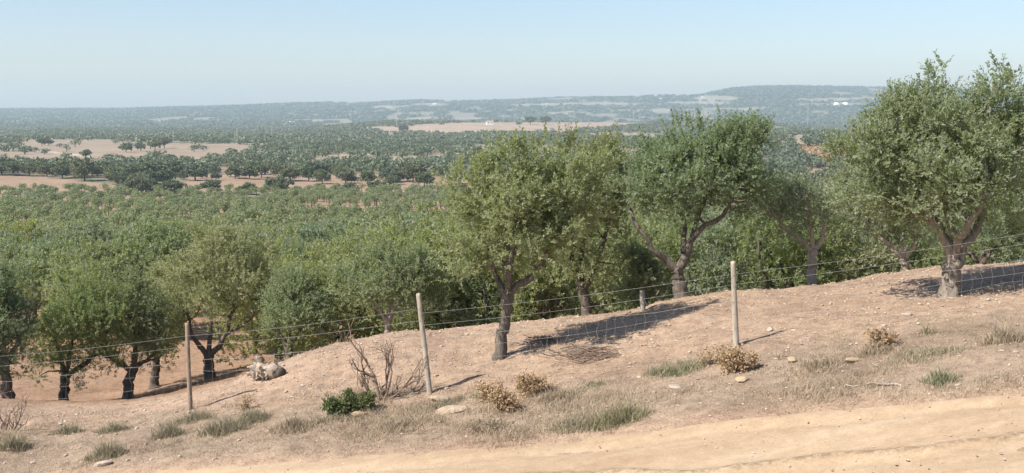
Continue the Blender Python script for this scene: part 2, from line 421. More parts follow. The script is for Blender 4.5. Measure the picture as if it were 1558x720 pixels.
# ------------------------------------------------------------------ tubes, leaves
class MB:
    def __init__(s): s.V = []; s.F = []; s.n = 0
    def tube(s, pts, rad, sides=7, rough=0.0, rng=None, cap=True):
        pts = np.array(pts, float); k = len(pts); rad = np.broadcast_to(np.array(rad, float), (k,))
        tg = np.gradient(pts, axis=0); tg /= np.linalg.norm(tg, axis=1)[:, None] + 1e-9
        ref = np.array([0, 1, 0.]) if abs(tg[0][2]) > .6 else np.array([0, 0, 1.])
        a = np.arange(sides) * 2 * math.pi / sides
        for i in range(k):
            nx = np.cross(tg[i], ref); nx /= np.linalg.norm(nx) + 1e-9; ny = np.cross(nx, tg[i])
            r = rad[i] * np.ones(sides)
            if rough and rng is not None: r = r * (1 + rough * (rng.random(sides) - .5) * 2)
            s.V.append(pts[i] + np.cos(a)[:, None] * r[:, None] * nx + np.sin(a)[:, None] * r[:, None] * ny)
        b = s.n; j = np.arange(sides); j2 = (j + 1) % sides
        for i in range(k - 1):
            o = b + i * sides
            s.F.append(np.stack([o + j, o + j2, o + sides + j2, o + sides + j], -1))
        s.n += k * sides
        if cap:
            s.V.append(pts[-1:] + tg[-1] * rad[-1] * .3)
            o = b + (k - 1) * sides
            s.F.append(np.stack([o + j, o + j2, np.full(sides, s.n), np.full(sides, s.n)], -1)); s.n += 1
    def mesh(s, name, smooth=True):
        V = np.concatenate(s.V); Fc = np.concatenate(s.F)
        me = bpy.data.meshes.new(name)
        deg = Fc[:, 2] == Fc[:, 3]
        cnt = np.where(deg, 3, 4); ls = np.concatenate([[0], np.cumsum(cnt)[:-1]])
        flat = Fc.ravel()[~np.stack([deg * 0, deg * 0, deg * 0, deg], -1).astype(bool).ravel()]
        me.vertices.add(len(V)); me.vertices.foreach_set('co', V.astype(np.float32).ravel())
        me.loops.add(len(flat)); me.loops.foreach_set('vertex_index', flat.astype(np.int32))
        me.polygons.add(len(Fc)); me.polygons.foreach_set('loop_start', ls.astype(np.int32))
        me.polygons.foreach_set('use_smooth', np.full(len(Fc), smooth)); me.update(calc_edges=True)
        return me

def unit(a): return a / (np.linalg.norm(a, axis=-1, keepdims=True) + 1e-9)

def leaf_quads(pos, d, L, Wd, rng, nrm=None):
    """rhombic leaves from pos along d"""
    n = len(pos)
    ref = unit(rng.normal(size=(n, 3)))
    if nrm is not None: ref = unit(nrm + ref * .75)
    side = unit(np.cross(ref, d))
    L = np.asarray(L).reshape(-1, 1) * np.ones((n, 1)); Wd = np.asarray(Wd).reshape(-1, 1) * np.ones((n, 1))
    mid = pos + d * L * .5
    V = np.stack([pos, mid + side * Wd * .5, pos + d * L, mid - side * Wd * .5], 1).reshape(-1, 3)
    return V, np.arange(n * 4).reshape(n, 4)

def crown_mesh(name, lobes, nclump, nspr, nleaf, L, Wd, rng, shoots=60, cr=(.26, .5), spr_len=.26):
    lobes = np.array(lobes, float)
    vol = lobes[:, 3] * lobes[:, 4] * lobes[:, 5]
    li = rng.choice(len(lobes), nclump, p=vol / vol.sum())
    dv = unit(rng.normal(size=(nclump, 3)) + np.array([0, 0, .15])); rr = rng.random(nclump) ** .42
    off = dv * rr[:, None] * lobes[li, 3:6]
    cc = lobes[li, :3] + off
    R_ = rng.uniform(cr[0], cr[1], nclump)
    ctint = rng.random(nclump)
    # sprigs
    k = nspr * nclump
    ci = rng.integers(0, nclump, k)
    outd = unit(off / lobes[li, 3:6])[ci]
    sd = unit(rng.normal(size=(k, 3)) + outd * .75 + np.array([0, 0, .35]))
    so = cc[ci] + sd * (R_[ci] * rng.random(k) ** .5)[:, None] * .9
    sdir = unit(sd * .8 + np.array([0, 0, .45]) + rng.normal(size=(k, 3)) * .35)
    sl = rng.uniform(.6, 1.25, k) * spr_len
    st = ctint[ci]
    # long upright shoots breaking the outline
    if shoots:
        top = np.argsort(-(cc[:, 2] + .5 * rng.random(nclump)))[:max(6, nclump // 3)]
        ti = rng.choice(top, shoots)
        o2 = cc[ti] + rng.normal(size=(shoots, 3)) * R_[ti][:, None] * .45
        d2 = unit(unit(off[ti]) * .5 + np.array([0, 0, 1.]) + rng.normal(size=(shoots, 3)) * .25)
        l2 = rng.uniform(.2, .5, shoots)
        # an upright shoot is a chain of sprigs
        reps = 3
        so = np.concatenate([so] + [o2 + d2 * l2[:, None] * q / reps for q in range(reps)])
        sdir = np.concatenate([sdir] + [d2] * reps); sl = np.concatenate([sl] + [l2 / reps * 1.1] * reps)
        st = np.concatenate([st] + [.55 + .45 * rng.random(shoots)] * reps)
    k = len(so)
    tpos = rng.random((k, nleaf))
    pos = so[:, None] + sdir[:, None] * (sl[:, None] * tpos)[..., None]
    perp = unit(np.cross(sdir[:, None], unit(rng.normal(size=(k, nleaf, 3)))))
    d = unit(sdir[:, None] * .75 + perp * .8)
    pos = pos.reshape(-1, 3); d = d.reshape(-1, 3)
    n = len(pos)
    sd2 = np.concatenate([sd, sdir[len(sd):]]) if len(sdir) > len(sd) else sd
    nr_ = np.repeat(unit(sd2 * .8 + np.array([0, 0, .55])), nleaf, axis=0)
    V, Fc = leaf_quads(pos, d, nrm=nr_, L=L * rng.uniform(.7, 1.25, n), Wd=Wd * rng.uniform(.75, 1.2, n), rng=rng)
    tint = np.clip(.55 * np.repeat(st, nleaf) + .45 * rng.random(n), 0, 1)
    # every few clumps carry more yellow new growth
    return mesh_np(name, V, Fc, 4, False, [('tint', 'FACE', 'FLOAT', tint)]), cc, li

def curve_pts(a, b, n, rng, wob, up=0.0):
    a = np.array(a, float); b = np.array(b, float); t = np.linspace(0, 1, n)[:, None]
    L = np.linalg.norm(b - a)
    p = a * (1 - t) + b * t
    p += np.sin(t * math.pi) * (rng.normal(size=3) * wob * L + np.array([0, 0, up * L]))
    p[1:-1] += rng.normal(size=(n - 2, 3)) * wob * L * .35
    return p

def trunk_mesh(name, trunk, limbs, cc, rng, twigs=30, gnarl=.16, sides=11):
    """trunk: [(x,y,z,r)...]; limbs: list of such lists; branches run from limb ends to clumps"""
    mb = MB()
    def resamp(pl, k):
        pl = np.array(pl, float); t = np.linspace(0, len(pl) - 1, k); i = np.minimum(t.astype(int), len(pl) - 2); f = (t - i)[:, None]
        f2 = f * f * (3 - 2 * f) * .4 + f * .6
        return pl[i] * (1 - f2) + pl[i + 1] * f2
    tr = resamp(trunk, 14)
    tr[1:, :3] += rng.normal(size=(13, 3)) * tr[0, 3] * .10
    rad = tr[:, 3] * (1 + gnarl * .7 * (rng.random(14) - .4)); rad *= .92; rad[0] *= 1.3; rad[1] *= 1.1
    mb.tube(tr[:, :3], rad, sides + 3, gnarl, rng)
    ends = []
    for lb in limbs:
        q = resamp(lb, 10); q[1:, :3] += rng.normal(size=(9, 3)) * q[0, 3] * .25
        mb.tube(q[:, :3], q[:, 3] * (1 + gnarl * (rng.random(10) - .5)), sides - 2, gnarl * .8, rng)
        ends.append(q)
    allp = np.concatenate(ends) if ends else tr
    sel = rng.choice(len(cc), min(twigs, len(cc)), replace=False)
    for i in sel:
        c = cc[i]
        low = allp[allp[:, 2] < c[2] + .1]
        if len(low) == 0: low = allp
        dd = np.linalg.norm(low[:, :3] - c, axis=1) + rng.random(len(low)) * .4
        s = low[np.argmin(dd)]
        r0 = min(s[3] * .6, .034)
        mb.tube(curve_pts(s[:3], c, 6, rng, .09, .04), np.linspace(r0, .007, 6), 5, .1, rng)
    return mb.mesh(name)

def new_olive(name, loc, tm, cm, leafm, barkm, label, group=None, rz=0, s=1.0):
    e = empty(name, loc, rz); e.scale = (s, s, s)
    tag(e, label, 'tree', group)
    obj('trunk', tm, barkm, e); obj('crown', cm, leafm, e)
    return e

# ------------------------------------------------------------------ front row olives, each with its own shape
def hero(u, v, Y, base_z, trunk, limbs, lobes, leafm, barkm, label, seed, nclump=120, nspr=22, nleaf=17, twigs=46, L=.062, Wd=.022, shoots=130, cr=(.18, .40), name='olive_tree'):
    """trunk/limbs: picture coordinates (u, v, radius m, extra depth m); lobes: (u, v, rx, rz px, ry m, depth m)"""
    rng = np.random.default_rng(seed)
    b = P(u, v, Y); HEROES.append((b[0], b[1]))
    if base_z is None: b[2] = gz1(b[0], b[1]) - .03
    else: b[2] = base_z
    k = Y / F
    def loc(pu, pv, dy=0):
        p = P(pu, pv, Y + dy); return p - b
    tr = [(*loc(a[0], a[1], a[3] if len(a) > 3 else 0), a[2]) for a in trunk]
    tr[0] = (0, 0, -.08, tr[0][3])
    lb = [[(*loc(a[0], a[1], a[3] if len(a) > 3 else 0), a[2]) for a in l] for l in limbs]
    lo = [(*loc(a[0], a[1] + 6, a[5]), max(.12, a[2] * k - .2), max(.15, a[4] - .2), max(.1, a[3] * k - .24)) for a in lobes]
    cm, cc, li = crown_mesh(name + '_crown', lo, nclump, int(nspr * 1.05), int(nleaf * 1.08), L, Wd, rng, shoots, cr)
    tm = trunk_mesh(name + '_trunk', tr, lb, cc, rng, twigs)
    return new_olive(name, b, tm, cm, leafm, barkm, label)

HEROES = []
hero(758,541,19.5,None,[(758,541,.125),(765,505,.105),(772,470,.10),(773,445,.11)],
     [[(773,452,.075),(790,432,.066,-.1),(812,420,.055,-.1),(830,392,.04,-.2),(842,350,.028,-.2)],
      [(772,452,.07),(757,425,.055,.2),(740,385,.04,.3),(725,330,.026,.3)],
      [(773,450,.06),(778,400,.048,-.3),(780,340,.034,-.4),(785,270,.02,-.3)],
      [(773,450,.05),(765,410,.04,.5),(800,350,.03,.7),(850,290,.02,.8)]],
     [(790,330,95,85,1.35,0),(730,300,62,75,.95,.2),(725,375,58,50,.8,-.1),(860,300,70,75,1.0,.3),(790,255,80,50,.9,.1),(855,360,56,48,.85,-.1),(700,415,40,36,.7,-.3),(815,375,50,30,.8,-.4),(890,250,45,40,.6,.4)],
     M['olive'], M['bark'], 'olive tree with leaning dark trunk on the bare mound behind the middle fence post', 11, 190, 20, 17, 60)
hero(1035,456,22.5,None,[(1035,456,.20),(1034,435,.155),(1031,420,.12),(1030,408,.12)],
     [[(1030,410,.085),(1015,398,.075),(995,378,.06,-.1),(978,358,.045,-.2),(960,320,.03)],
      [(1032,410,.095),(1045,385,.085),(1053,360,.07,-.1),(1080,342,.055,-.2),(1105,325,.04,-.1),(1130,280,.025)],
      [(1040,385,.06),(1042,350,.05,.3),(1035,300,.035,.4),(1040,240,.02,.3)],
      [(1053,360,.05),(1070,310,.04,.2),(1085,250,.028,.3),(1110,200,.02,.2)]],
     [(1050,272,90,70,1.4,0),(975,290,55,52,.9,0),(1110,240,62,68,1.0,.2),(1130,290,62,50,.9,-.1),(1060,215,62,45,.9,.2),(1000,245,50,42,.8,.2),(1140,205,38,40,.7,.2),(945,330,34,28,.6,-.2),(1165,270,40,55,.7,.3)],
     M['olive'], M['bark'], 'V-forked olive tree with stripped reddish base, left of the right fence post', 12, 190, 20, 17, 60)
hero(1445,450,19.1,None,[(1443,452,.205),(1446,428,.17),(1450,405,.155),(1452,392,.15)],
     [[(1446,398,.09),(1436,372,.075,-.1),(1425,350,.06,-.2),(1405,310,.04,-.2),(1375,270,.03)],
      [(1452,396,.11),(1452,370,.09),(1446,345,.07,.1),(1440,290,.05,.1),(1430,220,.03,.1)],
      [(1460,398,.10),(1472,372,.08),(1483,345,.065,.1),(1505,310,.055,.2),(1508,240,.04,.3),(1510,180,.025,.3),(1512,125,.015,.3)],
      [(1450,392,.08),(1465,350,.06,-.4),(1500,300,.04,-.7),(1545,270,.03,-.8)],
      [(1450,392,.08),(1430,340,.06,.6),(1380,290,.04,.9),(1330,250,.03,1.0)]],
     [(1420,255,110,95,1.6,0),(1330,230,70,72,1.1,.1),(1400,175,80,55,1.1,.2),(1510,220,75,95,1.2,.3),(1525,130,52,52,.85,.4),(1425,120,42,32,.6,.2),(1350,150,45,28,.6,.2),(1305,290,52,50,.8,0),(1490,295,75,38,1.0,-.3),(1550,290,60,65,1.0,-.2),(1370,310,66,36,1.0,-.3),(1580,200,60,70,1.0,0)],
     M['olive'], M['bark_pale'], 'tallest olive tree, with a broad knotty split trunk, at the far right of the mound', 13, 300, 20, 17, 80)
hero(1233,439,24.0,None,[(1233,439,.125),(1235,405,.10),(1237,382,.10)],
     [[(1236,385,.075),(1222,368,.06),(1200,352,.045),(1180,330,.03)],[(1238,385,.07),(1250,362,.055),(1257,345,.04),(1250,300,.025)],[(1237,385,.05),(1235,340,.04),(1225,290,.02)]],
     [(1215,308,60,46,1.0,0),(1170,300,42,40,.7,.2),(1243,335,32,30,.6,0),(1190,340,40,26,.7,-.2),(1250,300,25,30,.5,.2)],
     M['olive_grey'], M['bark_tan'], 'small grey olive tree with upright pale trunk, between the V-shaped and the tallest tree', 14, 90, 12, 13, 34, shoots=30)
hero(1375,426,24.8,None,[(1375,426,.11),(1376,405,.09),(1374,393,.10)],
     [[(1374,395,.065),(1358,380,.055),(1340,360,.04),(1325,330,.025)],[(1376,395,.065),(1388,378,.05),(1395,360,.04),(1400,320,.025)],[(1374,393,.045),(1370,350,.035),(1360,300,.02)]],
     [(1350,320,75,60,1.1,.2),(1300,310,52,62,.9,.3),(1395,340,42,42,.8,.2),(1290,265,38,35,.7,.3)],
     M['olive_grey'], M['bark_tan'], 'olive tree with short pale forked trunk just left of the tallest tree', 15, 110, 18, 15, 34, shoots=50)
hero(1508,416,25.5,None,[(1508,416,.13),(1498,402,.11),(1490,396,.10)],
     [[(1492,398,.08),(1475,385,.06),(1462,370,.04)],[(1495,400,.08),(1510,380,.06),(1530,360,.04)],[(1495,400,.05),(1500,360,.04)]],
     [(1500,345,62,42,1.1,.2),(1560,350,50,42,1.0,.2),(1535,310,50,45,.9,.3)],
     M['olive'], M['bark_dark'], 'olive tree mostly hidden behind the tallest tree at the right edge', 16, 90, 18, 14, 26)
hero(895,497,23.6,None,[(895,499,.14),(892,465,.11),(885,440,.10)],
     [[(885,442,.07),(872,405,.055),(868,365,.045),(875,330,.03)],[(888,442,.07),(905,400,.055),(925,350,.04),(930,300,.025)],[(886,442,.06),(885,380,.05,.3),(895,300,.03,.4),(900,240,.02,.4)]],
     [(900,290,62,68,1.1,.2),(925,240,40,40,.8,.2),(870,345,48,48,.8,0),(935,330,42,60,.8,.2),(880,225,40,32,.7,.3),(900,400,55,40,.8,0),(860,430,40,35,.7,.3)],
     M['olive_dark'], M['bark_dark'], 'dark olive tree crowded between the leaning-trunk tree and the V-shaped tree', 17, 140, 20, 15, 46)
hero(979,474,24.2,None,[(979,476,.075),(980,458,.065),(981,443,.06)],
     [[(981,445,.045),(975,425,.035),(968,400,.02)],[(981,445,.045),(990,425,.035),(996,395,.02)]],
     [(985,420,30,30,.6,0),(1002,440,18,22,.4,0),(968,395,26,22,.5,.1),(960,440,26,28,.5,.4)],
     M['olive_dark'], M['bark_pale'], 'low young olive tree with thin pale stem, left of the V-shaped tree', 18, 44, 18, 15, 16, shoots=20, cr=(.16, .3))
hero(593,537,27.0,None,[(593,560,.11),(592,520,.085),(590,490,.085)],
     [[(590,492,.065),(578,470,.05),(560,450,.035),(545,430,.02)],[(590,492,.065),(600,468,.05),(625,445,.035),(640,420,.02)],[(590,490,.05),(592,440,.035),(590,400,.02)]],
     [(590,420,62,45,1.1,0),(540,425,42,36,.8,.1),(640,420,45,42,.8,.1),(600,385,50,24,.8,.2),(555,460,40,24,.7,-.1),(640,465,42,30,.8,0)],
     M['olive'], M['bark_pale'], 'olive tree with slim pale trunk rising behind the mound, left of the middle fence post', 19, 120, 18, 15, 34)
hero(97,621,28.7,None,[(97,621,.15),(97,600,.125),(98,580,.12),(99,570,.12)],
     [[(98,574,.085),(115,564,.075),(133,549,.06),(150,530,.04),(165,500,.025)],[(98,573,.07),(95,550,.055),(85,520,.035)],[(99,572,.06),(108,530,.045,.2),(118,480,.03,.2)]],
     [(125,480,62,58,1.3,0),(80,510,46,48,1.0,0),(165,490,48,52,1.0,0),(120,425,45,30,.9,.1),(70,555,40,36,.7,-.1),(150,545,44,34,.8,-.2),(95,585,30,22,.5,-.3),(190,520,38,30,.7,.1),(120,545,55,24,.9,-.3),(165,440,36,28,.7,.2)],
     M['olive_yellow'], M['bark_dark'], 'yellowish olive tree with short forked trunk, second from the left edge', 20, 160, 18, 15, 40)
hero(12,608,27.0,None,[(12,608,.17),(10,590,.14),(8,565,.12),(6,550,.12)],
     [[(7,553,.08),(20,535,.06),(30,510,.04)],[(6,553,.08),(-8,530,.06),(-20,490,.04)],[(6,550,.06),(8,490,.04)]],
     [(-5,480,50,60,1.2,0),(25,500,32,48,.8,0),(-40,500,50,55,1.0,0),(0,430,42,30,.9,.1),(25,545,30,30,.6,0),(-10,555,34,30,.6,.1)],
     M['olive_dark'], M['bark'], 'dark green olive tree cut by the left edge of the picture', 21, 130, 20, 15, 36)
hero(195,609,29.5,None,[(193,609,.17),(194,590,.14),(200,568,.13),(203,560,.13)],
     [[(200,566,.085),(186,556,.07),(172,546,.055),(158,538,.04)],[(203,562,.10),(206,545,.08),(203,520,.05),(200,470,.03)],[(205,560,.07),(222,548,.055),(238,535,.04),(245,500,.025)]],
     [(210,480,52,48,1.1,.1),(235,510,36,34,.8,0),(195,435,42,28,.8,.3),(160,520,38,38,.7,.4),(235,540,34,26,.6,.3)],
     M['olive_dark'], M['bark'], 'olive tree with thick crooked grey trunk, third from the left edge', 22, 110, 18, 15, 34)
hero(235,593,31.5,None,[(233,593,.16),(235,575,.125),(238,560,.11),(237,545,.10)],
     [[(237,550,.07),(230,530,.05),(225,500,.03)],[(238,550,.07),(248,530,.05),(255,490,.03)]],
     [(240,495,42,42,1.0,.2),(262,470,36,36,.8,.4),(225,450,36,28,.8,.4),(255,535,28,20,.6,0)],
     M['olive'], M['bark_dark'], 'olive tree with dark trunk close behind the crooked-trunk tree', 23, 90, 16, 15, 26)
hero(320,577,31.0,None,[(320,577,.20),(319,560,.15),(317,545,.145),(317,540,.14)],
     [[(318,543,.10),(332,528,.085),(345,508,.07),(352,480,.05),(368,440,.035),(375,400,.02)],
      [(316,543,.085),(303,528,.07),(292,510,.05),(285,480,.03)],
      [(317,541,.08),(318,515,.06),(322,480,.045,.2),(320,430,.03,.2),(325,370,.02,.3)],
      [(345,508,.05),(370,495,.04),(395,470,.03),(410,440,.02)]],
     [(325,420,85,62,1.6,0),(270,440,50,55,1.1,0),(385,410,48,56,1.1,.1),(330,365,70,38,1.2,.2),(365,460,58,38,1.0,-.2),(270,490,42,35,.8,.1),(400,475,44,44,.8,.1),(255,505,40,36,.7,.2),(365,345,34,26,.7,.2)],
     M['olive_grey'], M['bark'], 'wide olive tree with many spreading limbs behind the left fence post', 24, 190, 18, 15, 60)
hero(441,552,28.5,None,[(441,570,.12),(440,545,.10),(438,525,.10)],
     [[(438,528,.07),(425,510,.05),(415,490,.03)],[(440,528,.07),(455,505,.05),(465,480,.03)],[(439,528,.05),(442,480,.03)]],
     [(445,465,50,45,1.0,0),(480,480,36,40,.8,0),(420,500,30,30,.7,.2),(450,425,40,26,.8,.3),(470,520,36,22,.7,-.2)],
     M['olive'], M['bark_dark'], 'bushy olive tree behind the uprooted stump, its trunk hidden by the mound', 25, 110, 17, 15, 28)

# ------------------------------------------------------------------ orchard beyond
def auto_tree(seed, H, Rr, ncl, nspr, nleaf, L, Wd, twigs, shoots, crr, sides=9, spr_len=.26, low=0):
    rng = np.random.default_rng(seed)
    th = H * rng.uniform(.17, .23)
    lobes = [(0, 0, H * .66, Rr * .72, Rr * .72, H * .27)]
    nl = rng.integers(4, 7); a0 = rng.random() * 6.28; limbs = []
    top = np.array([rng.normal() * .12, rng.normal() * .12, th])
    if low:
        for q in range(4):
            a = q * 1.57 + rng.normal() * .3; lobes.append((math.cos(a) * Rr * .5, math.sin(a) * Rr * .5, H * .26, Rr * .45, Rr * .45, H * .2))
    for i in range(nl):
        a = a0 + i * 6.283 / nl + rng.normal() * .25
        rr = Rr * rng.uniform(.45, .68); h = H * rng.uniform(.38, .72)
        c = np.array([math.cos(a) * rr, math.sin(a) * rr, h])
        lobes.append((*c, Rr * rng.uniform(.38, .52), Rr * rng.uniform(.38, .52), H * rng.uniform(.17, .24)))
        m = top * .45 + c * .55 + np.array([0, 0, -.12 * H])
        limbs.append([(*top, .075), (*(top * .6 + m * .4), .065), (*m, .05), (*c, .025)])
    cm, cc, li = crown_mesh('crown', lobes, ncl, nspr, nleaf, L, Wd, rng, shoots, crr, spr_len)
    tm = trunk_mesh('trunk', [(0, 0, -.15, .17), (top[0] * .5, top[1] * .5, th * .55, .125), (*top, .12)], limbs, cc, rng, twigs, sides=sides)
    return tm, cm

def with_mat(me, m):
    me.materials.clear(); me.materials.append(m); return me
mid_v, far_v, low_v = [], [], []
lm = [M['olive'], M['olive_grey'], M['olive_yellow'], M['olive'], M['olive_grey']]
for i in range(5):
    tm, cm = auto_tree(100 + i, 4.2, 2.35, 150, 14, 12, .12, .045, 20, 70, (.3, .55))
    mid_v.append((with_mat(tm, M['bark']), with_mat(cm, lm[i])))
for i in range(5):
    tm, cm = auto_tree(200 + i, 4.2, 2.3, 80, 10, 8, .20, .09, 6, 30, (.35, .6), 6, .35)
    far_v.append((with_mat(tm, M['bark_dark']), with_mat(cm, lm[i])))

for i in range(3):
    tm, cm = auto_tree(150 + i, 3.7, 2.1, 150, 14, 14, .09, .034, 20, 60, (.26, .5), low=1)
    low_v.append((with_mat(tm, M['bark']), with_mat(cm, lm[i * 2 % 5])))
rngo = np.random.default_rng(5)
ang = R(27); ca, sa = math.cos(ang), math.sin(ang); SPC = 5.35
cand = []
for i in range(-75, 76):
    for j in range(-25, 95):
        gx, gy = i * SPC + rngo.normal() * .95, j * SPC + rngo.normal() * .95
        x, y = gx * ca - gy * sa, gx * sa + gy * ca + 20
        if y < 29.5 or y > 412: continue
        if y < 35.5 and x < -4.5: continue
        if any(math.hypot(x - a_, y - b_) < 3.0 for a_, b_ in HEROES): continue
        if abs(x) > .50 * y + 6: continue
        if y > 215 and y < 330 and vnoise(np.array([x / 16.]), np.array([y / 22.]), 91)[0] > .74: continue
        if rngo.random() < .05: continue
        # the orchard ends further in on the right, where bare slopes begin
        if x / y > .24 and y > 300: continue
        cand.append((x, y))
cand = np.array(cand); order = np.argsort(cand[:, 1]); cand = cand[order]
# trees wholly hidden behind the front row at the right are left out of the individuals
NEAR_N = 270
lab_mid = 'olive tree inside the dense orchard beyond the front row and the fence'
protos = {}
def copy_tree(e):
    c = e.copy(); COL.objects.link(c)
    for ch in e.children:
        d = ch.copy(); COL.objects.link(d); d.parent = c
    return c
zc = gz(cand[:, 0], cand[:, 1])
for k, (u, Y) in enumerate([(505, 30.5), (655, 29.5), (700, 31.5), (745, 29), (815, 28.5), (850, 31), (945, 28.5), (1010, 30), (1095, 28.5), (1150, 30), (1195, 28), (1290, 29), (1330, 31.5), (1430, 29), (1590, 29), (560, 33), (420, 34)]):
    x = P(u, 400, Y)[0]; v = k % 3; key = ('low', v)
    if key not in protos:
        protos[key] = new_olive('olive_tree', (0, 0, 0), low_v[v][0], low_v[v][1], None, None, 'bushy olive tree with foliage down to the ground close behind the mound', 'bushy olive trees close behind the mound'); e = protos[key]
    else: e = copy_tree(protos[key])
    s = rngo.uniform(.85, 1.05); e.location = (x, Y, gz1(x, Y) - .1); e.rotation_euler = (0, 0, rngo.random() * 6.28); e.scale = (s, s, s); HEROES.append((x, Y))
cand = np.array([c for c in cand if c[1] > 36 or all(math.hypot(c[0] - a_, c[1] - b_) > 3.2 for a_, b_ in HEROES)]); zc = gz(cand[:, 0], cand[:, 1])
for k in range(NEAR_N):
    x, y = cand[k]; v = int(rngo.integers(0, 5)); lod = 0 if y < 78 else 1
    key = (lod, v)
    s = rngo.uniform(.74, 1.1)
    if key not in protos:
        tm, cm = (mid_v, far_v)[lod][v]
        e = new_olive('olive_tree', (0, 0, 0), tm, cm, None, None, lab_mid, 'olive trees of the orchard beyond the front row')
        protos[key] = e
    else: e = copy_tree(protos[key])
    e.location = (x, y, zc[k] - .05); e.rotation_euler = (0, 0, rngo.random() * 6.28); e.scale = (s, s, s * rngo.uniform(.92, 1.1))

def blob_trees(name, xs_, ys_, zs_, Hs, Rs, nf, size, mat, rng, tr=True, flat=.42, bot=.30):
    """many far trees in one mesh: foliage facets spread through lumpy crowns, each with a stem"""
    n = len(xs_)
    nl = 5
    lc = unit(rng.normal(size=(n, nl, 3))) * np.array([.5, .5, .35]) + np.array([0, 0, .0]); lc[:, 0] *= .2
    li = rng.integers(0, nl, (n, nf))
    d = unit(rng.normal(size=(n, nf, 3)) + np.array([0, 0, .25]))
    rr = rng.uniform(.75, 1.05, (n, nf, 1))
    loc = np.take_along_axis(lc, li[..., None].repeat(3, -1), 1) + d * rr * .52
    ctr = loc * np.stack([Rs, Rs, Hs * flat], -1)[:, None] + np.stack([xs_, ys_, zs_ + Hs * (bot + flat * .75)], -1)[:, None]
    ctr = ctr.reshape(-1, 3); dd = d.reshape(-1, 3); m = len(ctr)
    nrm = unit(dd + rng.normal(size=(m, 3)) * .55)
    a = unit(np.cross(nrm, rng.normal(size=(m, 3)))); b = np.cross(nrm, a)
    sz = size * rng.uniform(.6, 1.3, (m, 1)) * np.repeat(Rs / Rs.mean(), nf)[:, None]
    j = lambda: rng.uniform(.6, 1.1, (m, 1))
    V = np.stack([ctr - a * sz * j(), ctr - b * sz * j() * .7, ctr + a * sz * j(), ctr + b * sz * j() * .7], 1).reshape(-1, 3)
    Fc = np.arange(m * 4).reshape(m, 4)
    tint = np.repeat(rng.random(n), nf) * .6 - .05 ; tint = tint + .45 * rng.random(m)
    me = mesh_np(name, V, Fc, 4, False, [('tint', 'FACE', 'FLOAT', tint)])
    me.materials.append(mat)
    if tr:
        # stems: slim three sided pegs, second material
        a3 = np.arange(3) * 2.094
        ring = np.stack([np.cos(a3), np.sin(a3), a3 * 0], -1)
        r = (Rs * .055)[:, None, None]
        lo = np.stack([xs_, ys_, zs_ - .3], -1)[:, None] + ring[None] * r * 1.3
        hi = np.stack([xs_, ys_, zs_ + Hs * .55], -1)[:, None] + ring[None] * r
        TV = np.concatenate([lo, hi], 1).reshape(-1, 3)
        o = (np.arange(n) * 6)[:, None, None]
        q = np.array([[0, 1, 4, 3], [1, 2, 5, 4], [2, 0, 3, 5]])[None] + o
        q = q.reshape(-1, 4)
        V2 = np.concatenate([V, TV]); F2 = np.concatenate([Fc, q + len(V)])
        t2 = np.concatenate([tint, np.zeros(len(q))])
        me = mesh_np(name, V2, F2, 4, False, [('tint', 'FACE', 'FLOAT', t2)])
        me.materials.append(mat); me.materials.append(M['bark_dark'])
        me.polygons.foreach_set('material_index', np.concatenate([np.zeros(len(Fc), np.int32), np.ones(len(q), np.int32)]))
    return me

rs = np.random.default_rng(8)
keep_ = rs.random(len(cand) - NEAR_N) < np.where(cand[NEAR_N:, 1] > 235, .66, .9)
rest = cand[NEAR_N:][keep_]; zr_ = zc[NEAR_N:][keep_]; nrn = len(rest)
me = blob_trees('distant_olive_rows', rest[:, 0], rest[:, 1], zr_, rs.uniform(2.9, 4.5, nrn), rs.uniform(1.5, 2.6, nrn), 330, .25, M['olive_dark'], rs)
tag(obj('distant_olive_rows', me, None), 'far rows of small grey-green olive trees at the end of the orchard', 'olive rows', kind='stuff')

# ------------------------------------------------------------------ holm oak country
ro = np.random.default_rng(9)
N0 = 120000
yy = np.sqrt(ro.uniform(395 ** 2, 3300 ** 2, N0)); xx = ro.uniform(-.52, .52, N0) * yy
zz = gz(xx, yy); u0, v0, red, tan, strip, scrub = land(xx, yy)
dn = fbm(xx / 85, yy / 110, 101, 3)
p = sstep(.42, .48, dn + (fbm(xx / 30, yy / 34, 104, 2) - .5) * .3) * .95 + .03
p = np.where(red, np.where(u0 > 285, .16, .03), p); p = np.where(tan, .02, p); p = np.where(strip, .002, p); p = np.where(scrub, .05, p)
p = np.where((yy < 470) & ((u0 < 150) | ((u0 > 285) & (u0 < 900))), p * .15, p)
p = p * np.where(yy > 1000, .8, 1)
keep = ro.random(N0) < p
xx, yy, zz = xx[keep], yy[keep], zz[keep]
# minimum spacing
cell = {}; kp = []
for i in np.argsort(yy):
    g = (int(xx[i] // 8.5), int(yy[i] // 8.5)); ms = 6.5 if yy[i] < 700 else 8.4
    if any((abs(xx[i] - xx[j]) < ms and abs(yy[i] - yy[j]) < ms) for a in (-1, 0, 1) for b in (-1, 0, 1) for j in cell.get((g[0] + a, g[1] + b), ())): continue
    cell.setdefault(g, []).append(i); kp.append(i)
kp = np.array(kp); xx, yy, zz = xx[kp], yy[kp], zz[kp]
